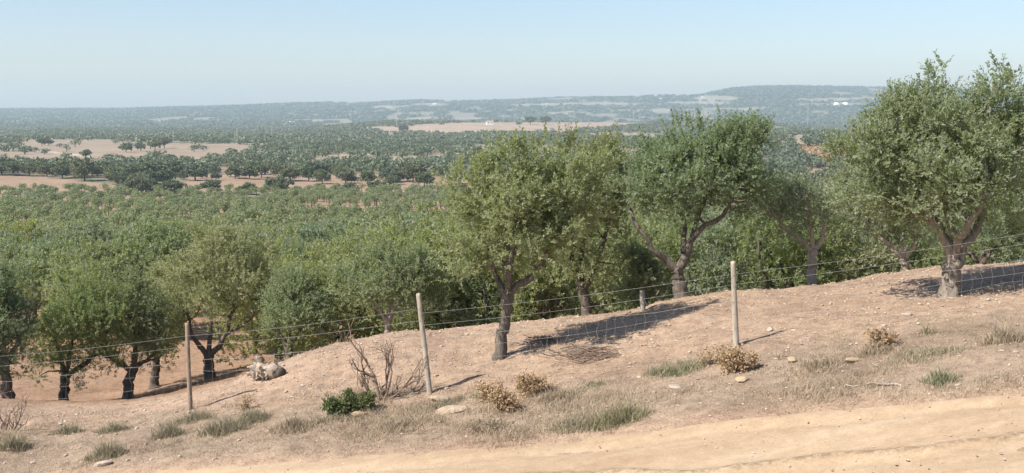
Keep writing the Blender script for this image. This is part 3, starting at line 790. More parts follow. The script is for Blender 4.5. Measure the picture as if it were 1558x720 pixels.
# distinct oaks seen against the bare soil and the pale field
marks = [(45,268,15,1.25,0),(95,271,13,1.0,0),(358,272,13,1.1,0),(398,270,10,.9,0),(440,276,12,1.1,0),(470,276,15,1.3,1),(490,280,12,1.0,0),(526,279,14,1.1,0),(590,278,14,1.15,0),
         (560,282,11,.9,1),(646,284,14,1.1,1),(690,280,12,1.0,0),(131,242,9,1.1,0),(192,232,10,1.1,0),(214,230,9,1.0,0),(236,228,10,1.0,0),(250,226,12,1.3,0),(64,222,8,.9,0),(74,222,8,.9,0),(430,268,12,1.0,0),(614,203,9,.9,0),(807,190,9,1.0,0),(830,190,9,.9,0),(1027,180,9,1.1,0)]
oak_v = []
for i in range(5):
    rg = np.random.default_rng(300 + i)
    nl = 7; H = 7.0; Rr = 5.0
    lobes = [(0, 0, 4.9, 3.2, 3.2, 1.8)]; limbs = []
    for q in range(nl):
        a = q * 6.283 / nl + rg.normal() * .2; rr = Rr * rg.uniform(.45, .65)
        c = (math.cos(a) * rr, math.sin(a) * rr, H * rg.uniform(.40, .68))
        lobes.append((*c, Rr * rg.uniform(.34, .48), Rr * rg.uniform(.34, .48), rg.uniform(1.1, 1.6)))
        limbs.append([(0, 0, 1.9, .2), (c[0] * .4, c[1] * .4, 3., .14), (c[0], c[1], c[2], .06)])
    cm, cc, li = crown_mesh('crown', lobes, 70, 8, 5, .75, .5, rg, 0, (.6, 1.1), .5)
    tm = trunk_mesh('trunk', [(0, 0, -.4, .34), (.1, 0, 1., .28), (0, 0, 2., .26)], limbs, cc, rg, 6, sides=7)
    oak_v.append((with_mat(tm, M['bark_dark']), with_mat(cm, M['oak_green'] if i == 4 else M['oak'])))
oprotos = {}
def put_oak(x, y, z, s, v, label, group, sx=1.0):
    if v not in oprotos:
        e = empty('holm_oak', (0, 0, 0)); tag(e, 'x', 'tree', 'g')
        obj('trunk', oak_v[v][0], None, e); obj('crown', oak_v[v][1], None, e); oprotos[v] = e
    else: e = copy_tree(oprotos[v])
    e.location = (x, y, z); e.rotation_euler = (0, 0, ro.random() * 6.28); e.scale = (s * sx, s * sx, s)
    e['label'] = label; e['group'] = group
    return e
for (mu, mv, rad, s, g) in marks:
    h = hit(mu, mv)
    k_ = h[1] / F * rad * 1.0 / 5.0
    if mv > 260: lb, gr = 'dark round holm oak standing on the bare reddish soil past the orchard', 'oaks on the bare reddish soil'
    elif mv > 212: lb, gr = 'lone holm oak standing in or beside the wide pale field at left', 'oaks on the wide pale field'
    else: lb, gr = 'lone oak on the long straw-coloured ridge field below the blue hills', 'oaks on the ridge field'
    put_oak(h[0], h[1], h[2], max(.8, k_), 4 if g else int(ro.integers(0, 4)), lb, gr)
NI = 250
for i in range(NI):
    put_oak(xx[i], yy[i], zz[i] - .2, ro.uniform(.5, 1.35) * (.75 + .35 * (i % 7 == 0)), int(ro.integers(0, 4)) if ro.random() < .93 else 4,
            'holm oak crowded in the first woods beyond the orchard', 'oaks of the first woods beyond the orchard', ro.uniform(.9, 1.25))
xo, yo, zo = xx[NI:], yy[NI:], zz[NI:]
b1 = yo < 1100
for msk, nf, sz, nm, lb in ((b1, 130, .85, 'distant_oak_woods', 'dark green oak woods rolling between the orchard and the fields'),
                        (~b1, 36, 1.7, 'remote_oak_woods', 'hazy blue-green oak woods filling the plain before the hills')):
    n = int(msk.sum())
    me = blob_trees(nm, xo[msk], yo[msk], zo[msk], ro.uniform(4.5, 8.5, n), ro.uniform(3.2, 7.8, n), nf, sz, M['oak'], ro, tr=(nf > 100), flat=.46, bot=.10)
    tag(obj(nm, me, None), lb, 'oak woods', kind='stuff')
# scrub on the bare right slope
n = 260; us, vs = ro.uniform(1195, 1330, n), ro.uniform(222, 252, n)
sc = np.array([hit(a, b) for a, b in zip(us, vs)])
me = blob_trees('brown_scrub', sc[:, 0], sc[:, 1], sc[:, 2], ro.uniform(1.5, 3, n), ro.uniform(2, 4, n), 40, .7, M['brownleaf'], ro, tr=False, bot=.0)
tag(obj('brown_scrub', me, None), 'brownish low scrub on the bare slope between the trees at right', 'scrub', kind='stuff')
# woods on the hills
n = 26000
yh = ro.uniform(3300, 6750, n); xh = ro.uniform(-.52, .52, n) * yh
hn_ = fbm(xh / 330, yh / 900, 71, 4); hn2_ = fbm(xh / 60, yh / 240, 72, 3)
cl = hn_ * .5 + hn2_ * .5 + .05 * sstep(-.35, .1, xh / yh)
zh = gz(xh, yh); uh, vh = proj(xh, yh, zh)
ok = cl < .60
for pu, pv, pw, ph in patch: ok &= (((uh - pu) / pw) ** 2 + ((vh - pv) / ph) ** 2) > .9
xh, yh, zh = xh[ok], yh[ok], zh[ok]; n = len(xh)
me = blob_trees('hill_woods', xh, yh, zh, ro.uniform(7, 12, n), ro.uniform(8, 17, n), 14, 6.5, M['oak'], ro, tr=False, bot=.0)
tag(obj('hill_woods', me, None), 'woods covering the long blue hills on the horizon', 'hill woods', kind='stuff')

# ------------------------------------------------------------------ far buildings and poles
def box(mb, c, s, ax=0):
    c = np.array(c, float); x, y, z = [k / 2 for k in s]
    v = np.array([(-x,-y,-z),(x,-y,-z),(x,y,-z),(-x,y,-z),(-x,-y,z),(x,-y,z),(x,y,z),(-x,y,z)]) + c
    mb.V.append(v); mb.F.append(np.array([(0,3,2,1),(4,5,6,7),(0,1,5,4),(1,2,6,5),(2,3,7,6),(3,0,4,7)]) + mb.n); mb.n += 8
def house(u, v, w, d, h, label, roof='tile', rz=0.2):
    q = hit(u, v); e = empty('farmhouse', q, rz); tag(e, label, 'house')
    m = MB(); box(m, (0, 0, h / 2 - 1), (w, d, h + 2)); obj('wall', m.mesh('wall', False), M['plaster'], e)
    m = MB(); a = h; b = h + d * .28; o = .5
    vv = np.array([(-w/2-o,-d/2-o,a),(w/2+o,-d/2-o,a),(w/2+o,d/2+o,a),(-w/2-o,d/2+o,a),(-w/2-o,0,b),(w/2+o,0,b)])
    m.V.append(vv); m.n = 6; m.F.append(np.array([(0,1,5,4),(2,3,4,5),(0,4,3,3),(1,2,5,5),(0,3,2,1)]))
    obj('roof', m.mesh('roof', False), M[roof], e)
    for k in range(max(2, int(w // 6))):
        m = MB(); box(m, (-w / 2 + (k + .5) * w / max(2, int(w // 6)), -d / 2 - .02, h * .55), (1.1, .1, 1.3)); obj('window', m.mesh('window', False), M['window'], e)
    return e
house(745, 190, 12, 8, 5, 'small white farm building at the right end of the long straw-coloured field')
house(444, 188, 17, 9, 5.5, 'white farmhouse far off on the plain left of centre, brightest speck there', 'tank')
house(661, 160, 18, 10, 7, 'white building on a pale clearing high on the central hills', 'tank')
house(1005, 152, 16, 9, 6, 'white house on the hill shoulder right of centre', 'tank')
house(1070, 149, 20, 10, 7, 'white house at the foot of the rising right-hand hill, nearest its slope', 'tile')
for u, w, lb in ((1273, 26, 'smaller white domed farm store far below the right-hand hill'), (1286, 30, 'larger white domed farm store beside the smaller one below the right-hand hill')):
    q = hit(u, 160); w = w * q[1] / 5200; hgt = 4 * q[1] / F
    e = empty('farm_store', q); tag(e, lb, 'farm store', 'white domed stores below the hill')
    m = MB(); m.tube([(0, 0, -3), (0, 0, hgt - w * .16)], [w / 2, w / 2], 20); obj('wall', m.mesh('wall'), M['tank'], e)
    m = MB(); m.tube([(0, 0, hgt - w * .16), (0, 0, hgt - w * .05), (0, 0, hgt), (0, 0, hgt + w * .03)], [w / 2 + .3, w * .4, w * .2, .3], 20); obj('roof', m.mesh('roof'), M['tank'], e)
def pole(u, v, top, Y, label, r=.15):
    q = P(u, v, Y); q[2] = gz1(q[0], q[1]); tz = P(u, top, Y)[2] - q[2]
    e = empty('utility_pole', q); tag(e, label, 'utility pole', 'utility poles crossing the far fields')
    m = MB(); m.tube([(0, 0, -1), (0, 0, tz)], [r * 1.3, r * .8], 8); obj('pole', m.mesh('pole'), M['concrete'], e)
    m = MB(); box(m, (0, 0, tz - .6), (r * 12, r, r)); box(m, (0, 0, tz - 2.2), (r * 9, r, r)); obj('crossarm', m.mesh('crossarm', False), M['concrete'], e)
    m = MB()
    for k in (-1, 0, 1): m.tube([(k * r * 5, 0, tz - .6 + r), (k * r * 5, 0, tz - .1 + r)], [r * .5, r * .3], 6)
    obj('insulator', m.mesh('insulator'), M['window'], e)
pole(264, 224, 199, 950, 'utility pole beside the dark tree clump on the right side of the pale field')
pole(361, 222, 195, 1000, 'pale utility pole standing at the right end of the wide pale field')
pole(413, 205, 190, 1300, 'utility pole over the woods between the pale field and the ridge')
pole(603, 194, 176, 1900, 'utility pole at the left end of the long ridge field', .28)
pole(766, 190, 174, 2100, 'utility pole on the middle of the long ridge field', .28)
pole(964, 184, 172, 2300, 'utility pole at the far right end of the long ridge field', .28)
pole(1229, 178, 158, 2300, 'utility pole above the woods below the right-hand hill', .28)

# ------------------------------------------------------------------ fence
rf = np.random.default_rng(77)
PB = [((-95, 658, 19.9), (-99, 530)), ((290, 628, 19.0), (284.5, 492)), ((654, 601, 17.8), (636.5, 447)), ((1120, 532, 17.2), (1115.5, 398)), ((1668, 452, 16.8), (1668, 318))]
posts = []
for (b, t) in PB:
    bb = P(*b); bb[2] = gz1(bb[0], bb[1]); tt = P(t[0], t[1], b[2] + .02); posts.append((bb, tt))
fe = empty('fence', posts[2][0]); fo = posts[2][0]
tag(fe, 'sagging stock fence of weathered wooden posts, plain wires and square wire netting', 'fence')
for i, (bb, tt) in enumerate(posts):
    m = MB(); ax = tt - bb
    tsn = np.array([-.12, .15, .4, .7, .97, 1.0]); bow = np.sin(tsn.clip(0, 1) * math.pi)[:, None] * rf.normal(size=3) * .012
    pts = bb + ax * tsn[:, None] + bow - fo
    r0 = [.042, .038, .043, .045, .045][i]
    m.tube(pts, [r0 * 1.1, r0 * 1.06, r0, r0 * .96, r0 * .93, r0 * .86], 12, .06, rf)
    o = obj('post', m.mesh('post'), M['post_brown'] if i == 1 else M['post'], fe)
    if i == 1: o['label'] = 'thinner brown fence post'
    if i == 2: o['label'] = 'fence post leaning to the left'
def at(i, f): return posts[i][0] + (posts[i][1] - posts[i][0]) * f
hs = [.86, .74, .56, .43, .30, .16]
rowsS = {}
for i in range(4):
    for k, f in enumerate(hs):
        f0 = f + (-.05 if i == 2 else 0) * (k < 2); f1 = f
        a = at(i, f0) - np.array([0, .05, 0]); b = at(i + 1, f1) - np.array([0, .05, 0])
        n = 26; t = np.linspace(0, 1, n)
        sag = -.035 * np.sin(t * math.pi) * (1 + .6 * rf.random()) 
        pts = a * (1 - t)[:, None] + b * t[:, None]
        pts[:, 2] += sag
        if k >= 2: # netting keeps above the ground
            wob = np.interp(t, np.linspace(0, 1, 9), rf.normal(size=9) * .022); pts[:, 2] += wob; pts[:, 1] += np.interp(t, np.linspace(0, 1, 9), rf.normal(size=9) * .05)
            g = gz(pts[:, 0], pts[:, 1]) + .05 + .06 * (5 - k); pts[:, 2] = np.maximum(pts[:, 2], g)
        rowsS[(i, k)] = pts
for k in range(2):
    for i in range(4):
        m = MB(); m.tube(rowsS[(i, k)] - fo, .0019, 4); obj('wire', m.mesh('wire'), M['wire'], fe)
for i in range(4):
    m = MB()
    for k in range(2, 6): m.tube(rowsS[(i, k)] - fo, (.0017 if k > 2 else .0024), 4)
    Ls = np.linalg.norm(rowsS[(i, 2)][-1] - rowsS[(i, 2)][0]); nv = int(Ls / .155); tt = np.linspace(0, 1, 26)
    for q in range(1, nv):
        pv = []
        for k in range(2, 6):
            t = q / nv + rf.normal() * .002
            pv.append([np.interp(t, tt, rowsS[(i, k)][:, c]) for c in range(3)])
        pv = np.array(pv); pp = []
        for s in range(3):
            bulge = rf.normal(size=3) * np.array([.018, .01, 0]) * (1.8 if i == 2 else 1)
            pp += [pv[s], (pv[s] + pv[s + 1]) / 2 + bulge]
        pp.append(pv[3]); m.tube(np.array(pp) - fo, .0014, 4)
    obj('netting', m.mesh('netting'), M['wire'], fe)

b = hit(978, 475); tt = P(977, 443, b[1]); m = MB(); m.tube(np.array([(0, 0, -.15), (0, 0, .02), tuple((tt - b) * .6), tuple(tt - b)]), [.06, .056, .05, .046], 10, .08, rf)
tag(obj('stake', m.mesh('stake'), M['post'], None, b), 'short pale wooden stake on the brow of the mound, left of the V-forked tree', 'stake')

# ------------------------------------------------------------------ ground cover and small plants
rg = np.random.default_rng(31)
def blades(px, py, h, w, lean, n_per, rng, name, mat, spread=.06, tint=None, tz=None):
    n = len(px); k = n * n_per
    ci = np.repeat(np.arange(n), n_per)
    off = rng.normal(size=(k, 2)) * spread
    x = px[ci] + off[:, 0]; y = py[ci] + off[:, 1]
    z = gz(x, y) - .01 if tz is None else tz(x, y)
    a = rng.random(k) * 6.283
    H = h[ci] * rng.uniform(.5, 1.2, k); ln = lean * rng.random(k) ** .6 * H
    d = np.stack([np.cos(a), np.sin(a), 0 * a], -1); sd = np.stack([-np.sin(a), np.cos(a), 0 * a], -1)
    a2 = rng.random(k) * 3.14; sd = np.stack([np.cos(a2), np.sin(a2), 0 * a], -1)
    b = np.stack([x, y, z], -1); Wd = w * rng.uniform(.6, 1.4, k)[:, None]
    mid = b + d * ln[:, None] * .35; mid[:, 2] += H * .6
    tip = b + d * ln[:, None]; tip[:, 2] += H
    V = np.stack([b - sd * Wd, b + sd * Wd, mid + sd * Wd * .7, mid - sd * Wd * .7, tip], 1).reshape(-1, 3)
    o = (np.arange(k) * 5)[:, None]
    Fc = np.concatenate([np.array([[0, 1, 2, 3]]) + o])
    F3 = np.array([[3, 2, 4, 4]]) + o
    # tip as a thin quad
    V = V.reshape(k, 5, 3); V = np.concatenate([V, V[:, 4:5] + sd[:, None] * Wd[:, None] * .15], 1).reshape(-1, 3)
    o = (np.arange(k) * 6)[:, None]
    Fc = np.concatenate([np.array([[0, 1, 2, 3]]) + o, np.array([[3, 2, 5, 4]]) + o])
    tn = rng.random(k) if tint is None else np.clip(tint[ci] + .5 * (rng.random(k) - .5), 0, 1)
    return mesh_np(name, V, Fc, 4, False, [('tint', 'FACE', 'FLOAT', np.concatenate([tn, tn]))])

n = 66000
x = rg.uniform(-12.5, 12.5, n); y = rg.uniform(10, 24, n); s = road_s(x, y)
fy = np.interp(x, [-25, -9, -5, -1.4, 3.4, 8.5, 30], [21, 19.6, 19., 17.8, 17.2, 16.8, 15])
dens = sstep(.18, -.25, s + (fbm(x * 2, y * 2, 58, 2) - .5) * .5) * (1 - sstep(-.9, .8, y - fy)) * (.12 + 1.0 * sstep(.42, .58, fbm(x * 1.2, y * 1.2, 55, 3))) + .035 * (s < -.3) * sstep(.5, .6, fbm(x * .7, y * .7, 59, 3)) * 1.6
ok = rg.random(n) < dens
x, y = x[ok], y[ok]
tall = sstep(.5, .7, fbm(x * .9, y * .9, 56, 3))
me = blades(x, y, (.02 + .085 * tall + .04 * rg.random(len(x)) ** 2), .0034, 1.5, 7, rg, 'dry_grass', None, .09, tint=.35 + .5 * fbm(x * .8, y * .8, 57, 3))
tag(obj('dry_grass', me, M['straw']), 'dry straw-coloured grass and litter covering the bank along the road', 'dry grass', kind='stuff')

# pebbles: one heap nobody could count
def rocks(x, y, r, rng, sink=.3):
    ph = (1 + 5 ** .5) / 2
    iv = unit(np.array([(-1,ph,0),(1,ph,0),(-1,-ph,0),(1,-ph,0),(0,-1,ph),(0,1,ph),(0,-1,-ph),(0,1,-ph),(ph,0,-1),(ph,0,1),(-ph,0,-1),(-ph,0,1)], float))
    it = np.array([(0,11,5),(0,5,1),(0,1,7),(0,7,10),(0,10,11),(1,5,9),(5,11,4),(11,10,2),(10,7,6),(7,1,8),(3,9,4),(3,4,2),(3,2,6),(3,6,8),(3,8,9),(4,9,5),(2,4,11),(6,2,10),(8,6,7),(9,8,1)])
    n = len(x)
    V = iv[None] * r[:, None, None] * rng.uniform(.7, 1.25, (n, 12, 1)) * np.stack([rng.uniform(.8, 1.5, n), rng.uniform(.7, 1.2, n), rng.uniform(.4, .8, n)], -1)[:, None]
    a = rng.random(n) * 6.28; c, s_ = np.cos(a)[:, None], np.sin(a)[:, None]
    V = np.stack([V[..., 0] * c - V[..., 1] * s_, V[..., 0] * s_ + V[..., 1] * c, V[..., 2]], -1)
    V = V + np.stack([x, y, gz(x, y) + r * sink], -1)[:, None]
    return V.reshape(-1, 3), (it[None] + (np.arange(n) * 12)[:, None, None]).reshape(-1, 3)
n = 26000
x = rg.uniform(-13, 13, n); y = rg.uniform(10.5, 25, n); s = road_s(x, y)
ok = (s < -.1) & (rg.random(n) < .35 + .5 * (y > np.interp(x, [-9, 9], [19, 16.5])))
x, y = x[ok], y[ok]; r = .008 + .018 * rg.random(len(x)) ** 3 + .014 * (rg.random(len(x)) > .94)
xr = rg.uniform(-10, 11, 2600); sr = rg.random(2600) * 3.6 - .1; yr = np.interp(xr, RE[:, 0], RE[:, 1]) - sr / .96
nb = len(x); x = np.concatenate([x, xr]); y = np.concatenate([y, yr]); r = np.concatenate([r, .005 + .014 * rg.random(2600) ** 4])
V, Fc = rocks(x, y, r, rg); V[nb * 12:, 2] += .04
t = NT('pebbles'); at_ = t.n('ShaderNodeAttribute', _attribute_name='tint'); pr = t.n('ShaderNodeBsdfPrincipled', Roughness=.9)
t.l(t.ramp(at_.outputs['Fac'], [(0, (.33, .24, .17)), (.5, (.39, .28, .21)), (1, (.46, .385, .31))]), pr.inputs['Base Color']); t.out(pr.outputs[0])
me = mesh_np('pebbles', V, Fc, 3, False, [('tint', 'FACE', 'FLOAT', np.repeat(rg.random(len(x)), 20))])
tag(obj('pebbles', me, t.m), 'small pebbles and clods scattered over the bare mound and bank', 'pebbles', kind='stuff')

# larger stones, one by one
def stone(name, u, v, rpx, label, group=None, mat='stone', sc=(1.3, 1, .6), cat='stone', subdiv=2, seed=0, sink=.25, dz=0):
    q = hit(u, v); r = rpx * q[1] / F
    import bmesh
    bm = bmesh.new(); bmesh.ops.create_icosphere(bm, subdivisions=subdiv, radius=1)
    rr = np.random.default_rng(seed + int(u * 7 + v)); o3 = rr.random(3) * 50
    cuts = unit(rr.normal(size=(7, 3)))
    for vt in bm.verts:
        c = np.array(vt.co); k = 1.0
        for ct in cuts:
            dd = c @ ct
            if dd > .72: k = min(k, .72 / dd)
        c = c * k * (1 + .12 * (vnoise(np.array([c[0] * 2.5 + o3[0]]), np.array([c[1] * 2.5 + c[2] * 2 + o3[1]]), 5)[0] - .5))
        vt.co = (c[0] * r * sc[0], c[1] * r * sc[1], c[2] * r * sc[2])
    me = bpy.data.meshes.new(name); bm.to_mesh(me); bm.free()
    o = obj(name, me, M[mat], None, (q[0], q[1], q[2] + r * sc[2] * (1 - sink * 2) + dz)); o.rotation_euler = (rr.normal() * .15, rr.normal() * .15, rr.random() * .6 - .3)
    tag(o, label, cat, group); return o
stone('stone', 545, 633, 11, 'ochre stone wedge lying just left below the green shrub', mat='stone_ochre', sc=(1, .7, .55))
stone('stone', 157, 708, 12, 'flat pale stone at the road edge near the lower left corner', sc=(1.3, .8, .4))
stone('stone', 1205, 551, 9, 'rounded orange stone in the dry grass right of the right fence post', mat='stone_ochre', sc=(1, .8, .75))
stone('stone', 1298, 550, 11, 'long flat orange stone on the grassy bank, right of the rounded orange one', mat='stone_ochre', sc=(1.4, .8, .45))
stone('stone', 1130, 580, 10, 'reddish clod-like stone below the right fence post', mat='stone_ochre', sc=(1.2, .8, .5))
stone('stone', 1028, 590, 10, 'flat pale slab below the long green tussock', sc=(1.4, .8, .3))
stone('stone', 1172, 504, 7, 'whitish stone on bare soil just right of the right fence post', sc=(1, .8, .7))
stone('stone', 1380, 480, 7, 'whitish stone on the mound below left of the tallest tree', sc=(1.3, .8, .6))
stone('stone', 688, 625, 24, 'broad flat pale rock slab sunk in the bank below the leaning post', mat='stone_soil', sc=(1.2, .8, .3), sink=.42)
stone('stone', 672, 608, 16, 'low pale rock slab right at the foot of the leaning post', mat='stone_soil', sc=(1.3, .9, .35), sink=.4)
rs_ = np.random.default_rng(44)
for k in range(34):
    u, v = rs_.uniform(20, 1550), 0
    fv = np.interp(u, [0, 289, 648, 1120, 1558], [650, 628, 602, 532, 468]); ev = np.interp(u, [0, 150, 450, 850, 1150, 1558], [730, 714, 696, 666, 630, 594])
    v = rs_.uniform(fv - 45 if u > 400 else fv, ev - 4)
    stone('stone', u, v, rs_.uniform(2.6, 5.5), 'small pale stone among many scattered over the bank and mound', 'small pale stones scattered on the bank', sc=(1.2, .9, .6), subdiv=1)

# tussocks
def tussock(u, v, wpx, hpx, label, mat='tuss', n=240, group=None, name='grass_tussock', lean=1.0, cat='grass tussock', dense=5, wd=.0042):
    q = hit(u, v); k = q[1] / F; w = wpx * k; h = hpx * k
    rr = np.random.default_rng(int(u * 3 + v))
    a = rr.random(n) * 6.28; rad = rr.random(n) ** .6
    px = np.cos(a) * rad * w / 2; py = np.sin(a) * rad * w / 3.2
    n = int(n * .7); px, py, rad = px[:n], py[:n], rad[:n]
    hh = h * (1 - .75 * rad ** 1.5) * rr.uniform(.35, 1.25, n) * (.7 + .6 * vnoise(px * 6 + u, py * 6, 3))
    me = blades(px, py, hh, wd, lean, dense, rr, name, None, .04, tz=lambda X_, Y_: gz(X_ + q[0], Y_ + q[1]) - q[2] - .015)
    o = obj(name, me, M[mat], None, q); tag(o, label, cat, group); return o
tussock(880, 650, 110, 24, 'dry greyish left half of the big tussock pair at the road edge', 'tuss', 300)
tussock(940, 643, 105, 36, 'largest grey-green tussock, at the road edge below the brushwood', 'tuss_yellow', 420)
tussock(1030, 567, 105, 22, 'long low green tussock left of the right fence post', 'tuss_green', 380)
tussock(1432, 580, 62, 24, 'blue-green grass clump on the bank at far right', 'tuss_green', 240)
tussock(160, 694, 62, 30, 'grey tussock nearest the road edge in the lower left', 'tuss')
tussock(340, 656, 84, 34, 'broad grey-green tussock below the left fence post, its right one', 'tuss', 320)
tussock(255, 664, 62, 30, 'grey-green tussock below left of the left fence post', 'tuss')
tussock(385, 640, 60, 24, 'thin greyish tussock below the uprooted stump', 'tuss')
tussock(100, 660, 60, 20, 'pale tussock in front of the yellowish olive tree', 'tuss')
tussock(170, 655, 60, 20, 'low dark-hearted tussock in front of the crooked-trunk tree', 'tuss')
tussock(20, 682, 56, 24, 'grey-green tussock at the left picture edge below the dead bush', 'tuss')
tussock(905, 587, 52, 14, 'small green tuft midway between brushwood and the big tussock pair', 'tuss_green', 120)
tussock(1415, 540, 120, 16, 'low dry brownish scrubby tussock above the blue-green clump', 'tuss', 300, lean=1.0)
tussock(1330, 535, 60, 18, 'brown dry tussock left of the low scrubby one', 'straw', 260)
tussock(1410, 508, 30, 30, 'tall thin yellow grass tuft on the mound below the tallest tree', 'tuss_yellow', 50, dense=3)
tussock(1525, 520, 70, 30, 'tall pale dry grass at the right picture edge', 'straw', 260)
tussock(500, 640, 70, 14, 'low grey grass patch left of the ochre stone wedge', 'tuss', 160)
tussock(450, 650, 90, 20, 'grey dry grass patch midway between left fence post and green shrub', 'straw', 380)
tussock(680, 615, 60, 16, 'grey weeds right beside the foot of the leaning post', 'tuss', 280)
tussock(1240, 560, 150, 15, 'wide thin mat of dry straw right of the rounded orange stone', 'straw', 420)
tussock(620, 650, 130, 14, 'thin mat of grey straw in front of the bare dead bush', 'straw', 420)
tussock(290, 640, 70, 18, 'grey-green mat close at the foot of the left fence post', 'tuss', 280)
tussock(740, 600, 50, 18, 'small green-grey tuft behind the brown-leaved weeds', 'tuss_green', 130)
tussock(850, 605, 80, 18, 'grey dry tussock right of the largest brown-leaved weed', 'straw', 320)

# leafy weeds and shrubs
def leafy(name, u, v, wpx, hpx, label, mat, cat, n=420, L=.05, Wd=.02, stem='dead', group=None, ry=.8):
    q = hit(u, v); k = q[1] / F; w, h = wpx * k / 2, hpx * k
    rr = np.random.default_rng(int(u + v * 5))
    e = empty(name, q); tag(e, label, cat, group)
    lobes = [(rr.uniform(-.75, .75) * w, rr.uniform(-.3, .3) * w * ry, h * rr.uniform(.2, .55), w * rr.uniform(.22, .5), w * .4 * ry, h * rr.uniform(.18, .42)) for _ in range(6)]
    cm, cc, li = crown_mesh('leaves', lobes, 26, max(2, n // 26), 6, L, Wd, rr, 0, (.04, .09), .11)
    obj('leaves', cm, M[mat], e)
    m = MB()
    for c in cc: m.tube(curve_pts((c[0] * .3, c[1] * .3, -.03), c, 5, rr, .06), np.linspace(.007, .003, 5), 4)
    obj('stems', m.mesh('stems'), M[stem], e)
    return e
leafy('green_shrub', 526, 630, 70, 36, 'bright green leafy shrub left of the bare dead bush', 'shrub', 'shrub', 900, .05, .022)
leafy('dry_weed', 742, 611, 50, 28, 'tan dry weed with curled leaves, leftmost of the brown trio on the bank', 'brownleaf', 'weed', 300)
leafy('dry_weed', 766, 624, 50, 30, 'orange-brown dry weed lowest of the brown trio on the bank', 'brownleaf', 'weed', 320)
leafy('dry_weed', 810, 602, 62, 32, 'largest brown-leaved weed, right one of the brown trio', 'brownleaf', 'weed', 420)
leafy('dry_weed', 1118, 563, 52, 34, 'dry brown leafy weed at the foot of the right fence post', 'brownleaf', 'weed', 380)
leafy('dry_weed', 1088, 553, 46, 30, 'wispy brown weed just left of the right fence post', 'brownleaf', 'weed', 200, .03, .014)
leafy('dry_weed', 1340, 527, 40, 20, 'small brown curled weed on the far right bank above the scrubby tussock', 'brownleaf', 'weed', 180)
leafy('dry_weed', 374, 624, 24, 26, 'thin reddish dry weed between the left fence post and the uprooted stump', 'brownleaf', 'weed', 80, .03, .014)
leafy('dry_weed', 730, 655, 60, 12, 'flat grey dry weed on the bank below the brown trio', 'straw', 'weed', 180, .04, .012)

def branches(mb, p, d, L, r, depth, rr, spread=.6, curl=.17, up=.4):
    n = 5; pts = [np.array(p, float)]; dd = np.array(d, float)
    for i in range(n):
        dd = unit(dd + rr.normal(size=3) * curl + np.array([0, 0, up * .3])); pts.append(pts[-1] + dd * L / n)
    mb.tube(pts, np.linspace(r, r * .6, n + 1), 5, .1, rr)
    if depth <= 0: return
    for k in range(rr.integers(2, 4)):
        i = rr.integers(2, n + 1)
        branches(mb, pts[i], unit(dd + rr.normal(size=3) * spread), L * rr.uniform(.5, .8), r * .6, depth - 1, rr, spread, curl, up)
def dead_bush(u, v, stems, label, seed, mat='dead', name='dead_bush'):
    q = hit(u, v); k = q[1] / F; rr = np.random.default_rng(seed); m = MB()
    for (du, tu, tv, r, dp) in stems:
        a = np.array([du * k, rr.normal() * .05, -.04]); L = math.hypot(tu, tv) * k
        d = unit(np.array([tu * k, rr.normal() * .1, tv * k]))
        branches(m, a, d, L * .66, r * 1.1, dp, rr)
    o = obj(name, m.mesh(name), M[mat], None, q); tag(o, label, 'dead bush'); return o
dead_bush(578, 606, [(-10,-42,62,.022,3),(0,-8,100,.026,3),(2,22,78,.022,3),(6,40,66,.02,3),(10,62,40,.018,3),(-4,-60,20,.016,2),(8,80,26,.014,2),(0,10,34,.02,2),(-10,-20,30,.016,3),(12,30,20,.016,3)],
          'tangled bare dead bush between the left and middle fence posts', 3)
dead_bush(620, 600, [(0,26,52,.012,2),(4,40,30,.01,2),(6,10,22,.01,2)], 'thin pale dead branches beside the foot of the leaning post', 4, 'dead_grey')
dead_bush(8, 655, [(-14,-8,42,.014,3),(0,12,46,.014,3),(10,34,40,.014,3),(-4,4,30,.014,3),(6,22,26,.012,3),(14,30,20,.012,2),(-20,-20,30,.012,3),(0,-2,50,.012,3)], 'brown twiggy dead bush at the left picture edge', 5)
dead_bush(574, 640, [(0,-6,28,.008,1),(4,14,20,.008,1)], 'small pale dead stalk in front of the green shrub', 6, 'dead_grey')
dead_bush(1183, 545, [(0,2,24,.008,2),(0,24,20,.008,2)], 'small bare twig plant on the bank right of the right fence post', 8)
dead_bush(1523, 517, [(0,-14,54,.007,1),(1,-5,30,.005,1)], 'thin leaning dry stalk at the right edge of the bank', 9, 'dead_grey')
# brushwood pile
q = hit(888, 549); rr = np.random.default_rng(12); m = MB(); k = q[1] / F
for i in range(110):
    c = np.array([rr.normal() * 24 * k, rr.normal() * .18, abs(rr.normal()) * .05 + .02]); a = rr.normal() * .45
    d = np.array([math.cos(a), math.sin(a), rr.normal() * .14]); L = rr.uniform(.15, .5)
    c[2] += max(0, .10 - abs(c[0]) * .12)
    pts = curve_pts(c - d * L / 2, c + d * L / 2, 5, rr, .07)
    pts[:, 2] = np.maximum(pts[:, 2], gz(pts[:, 0] + q[0], pts[:, 1] + q[1]) - q[2] + .005)
    m.tube(pts, np.linspace(.007, .003, 5) * rr.uniform(.7, 1.6), 4)
tag(obj('brushwood_pile', m.mesh('brushwood_pile'), M['dead'], None, q), 'low heap of grey cut brushwood on the mound between two shadows', 'brushwood pile')
q = hit(825, 522); m = MB(); k = q[1] / F
for i in range(70):
    c = np.array([rr.normal() * 14 * k, rr.normal() * .12, abs(rr.normal()) * .04 + .03]); a = rr.normal() * .6; d = np.array([math.cos(a), math.sin(a), rr.normal() * .2]); L = rr.uniform(.1, .3)
    m.tube(curve_pts(c - d * L / 2, c + d * L / 2, 4, rr, .08), .006, 4)
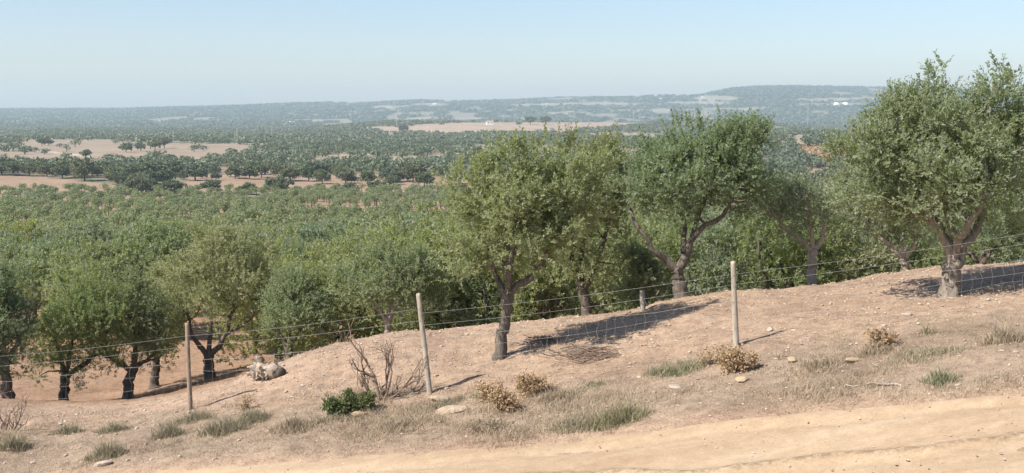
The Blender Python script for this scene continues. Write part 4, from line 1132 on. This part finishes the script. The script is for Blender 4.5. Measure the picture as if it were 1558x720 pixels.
tag(obj('brushwood_pile', m.mesh('brushwood_pile'), M['dead'], None, q), 'small brown twig heap at the left tip of the tree shadow', 'brushwood pile')
# pale fallen twig on the bank
q = hit(1345, 588); m = MB(); k = q[1] / F
for (a, b, r) in (((-28, 3), (14, -2), .012), ((-4, 0), (10, -6), .014), ((10, -4), (24, 2), .016), ((-60, -3), (-40, 3), .008)):
    p0, p1 = np.array([a[0] * k, 0, .03]), np.array([b[0] * k, a[1] * k * 3, .03])
    m.tube(curve_pts(p0, p1, 6, rr, .06), r, 6, .2, rr)
tag(obj('fallen_twig', m.mesh('fallen_twig'), M['stone'], None, q), 'bleached fallen twig on the bank near the road at right', 'twig')

# uprooted stump with a pale rock behind it
q = hit(404, 577); k = q[1] / F; rr = np.random.default_rng(2)
e = empty('uprooted_stump', q); tag(e, 'uprooted gnarled stump lying at the brow left of the mound', 'stump')
m = MB()
pts = np.array([(-25, 0, 14), (-14, .05, 13), (0, 0, 14), (12, -.05, 13), (22, 0, 11)], float); pts[:, 0] *= k; pts[:, 2] *= k
pts = np.array([np.interp(np.linspace(0, 4, 13), range(5), pts[:, c_]) for c_ in range(3)]).T
m.tube(pts, np.interp(np.linspace(0, 4, 13), range(5), np.array([7, 12.5, 11, 12, 10])) * k * rr.uniform(.8, 1.15, 13), 15, .26, rr)
for i in range(34):
    a = rr.normal(size=3); a[0] = abs(a[0]) * (-1 if i % 3 else 1); a = unit(a * np.array([1, 1, .7])); c = np.array([rr.uniform(-16, 14) * k, 0, 12 * k])
    m.tube(curve_pts(c, c + a * rr.uniform(12, 24) * k, 5, rr, .15), np.linspace(3.6, .9, 5) * k, 6, .2, rr)
obj('root_mass', m.mesh('root_mass'), M['bark_tan'], e)
m = MB(); m.tube(np.array([(14, -.02, 12), (24, -.06, 10), (28, -.08, 9)], float) * np.array([k, 1, k]), np.array([11, 10.5, 9]) * k, 12, .1, rr); obj('cut_end', m.mesh('cut_end'), M['bark_dark'], e)
stone('rock', 395, 562, 10, 'upright pale rock standing just behind the uprooted stump', cat='rock', sc=(.9, .7, 1.1), sink=0, dz=.05)

# ------------------------------------------------------------------ air
hz = NT('haze'); pv_ = hz.n('ShaderNodeVolumePrincipled'); pv_.inputs['Color'].default_value = (.75, .91, 1.0, 1); pv_.inputs['Density'].default_value = 1.4e-4
pv_.inputs['Anisotropy'].default_value = .1
o_ = hz.n('ShaderNodeOutputMaterial'); hz.l(pv_.outputs[0], o_.inputs['Volume'])
zmin, zmax = float(Z.min()) - 1, max(float(Z.max()), CZ) + 40
m = MB(); box(m, (0, 4650, (zmin + zmax) / 2), (15800, 9400, zmax - zmin))
tag(obj('haze', m.mesh('haze', False), hz.m), 'pale blue summer haze in the air', 'haze', kind='stuff')

# ------------------------------------------------------------------ light and sky
w = bpy.data.worlds.new('World'); scene.world = w; w.use_nodes = True
nt = w.node_tree; nt.nodes.clear()
sky = nt.nodes.new('ShaderNodeTexSky'); sky.sky_type = 'NISHITA'; sky.sun_disc = False
sky.sun_elevation = SUN_EL
sx, sy = -SUN_DIR                                # towards the sun
sky.sun_rotation = math.atan2(sx, sy)
sky.air_density = 1.0; sky.dust_density = .8; sky.ozone_density = 2.0; sky.altitude = 150
bg = nt.nodes.new('ShaderNodeBackground'); bg.inputs[1].default_value = .08
ow = nt.nodes.new('ShaderNodeOutputWorld'); mxs = nt.nodes.new('ShaderNodeMix'); mxs.data_type = 'RGBA'; mxs.blend_type = 'MULTIPLY'; mxs.inputs[0].default_value = 1; mxs.inputs[7].default_value = (.92, .915, .965, 1)
nt.links.new(sky.outputs[0], mxs.inputs[6]); nt.links.new(mxs.outputs[2], bg.inputs[0]); nt.links.new(bg.outputs[0], ow.inputs[0])
L = bpy.data.lights.new('sun', 'SUN'); L.energy = 4.0; L.angle = R(.55); L.color = (1, .95, .86)
lo = bpy.data.objects.new('sun', L); COL.objects.link(lo)
dirv = Vector((SUN_DIR[0] * math.cos(SUN_EL), SUN_DIR[1] * math.cos(SUN_EL), -math.sin(SUN_EL)))
lo.rotation_euler = dirv.to_track_quat('-Z', 'Y').to_euler(); lo.location = (-20, -20, 40)

# ------------------------------------------------------------------ camera
cd = bpy.data.cameras.new('camera'); cam = bpy.data.objects.new('camera', cd); COL.objects.link(cam)
cd.sensor_width = 36; cd.lens = F / 1558 * 36; cd.clip_start = .1; cd.clip_end = 30000
cam.location = (0, 0, CZ); cam.rotation_euler = (math.pi / 2 - PITCH, 0, 0)
scene.camera = cam
vs_ = scene.view_settings; vs_.view_transform = 'Standard'; vs_.look = 'None'; vs_.exposure = 1.06; vs_.gamma = 1; vs_.use_curve_mapping = False
cy = scene.cycles
cy.use_denoising = True; cy.max_bounces = 7; cy.diffuse_bounces = 6; cy.glossy_bounces = 2; cy.transmission_bounces = 5; cy.volume_bounces = 0; cy.transparent_max_bounces = 4
cy.use_adaptive_sampling = True
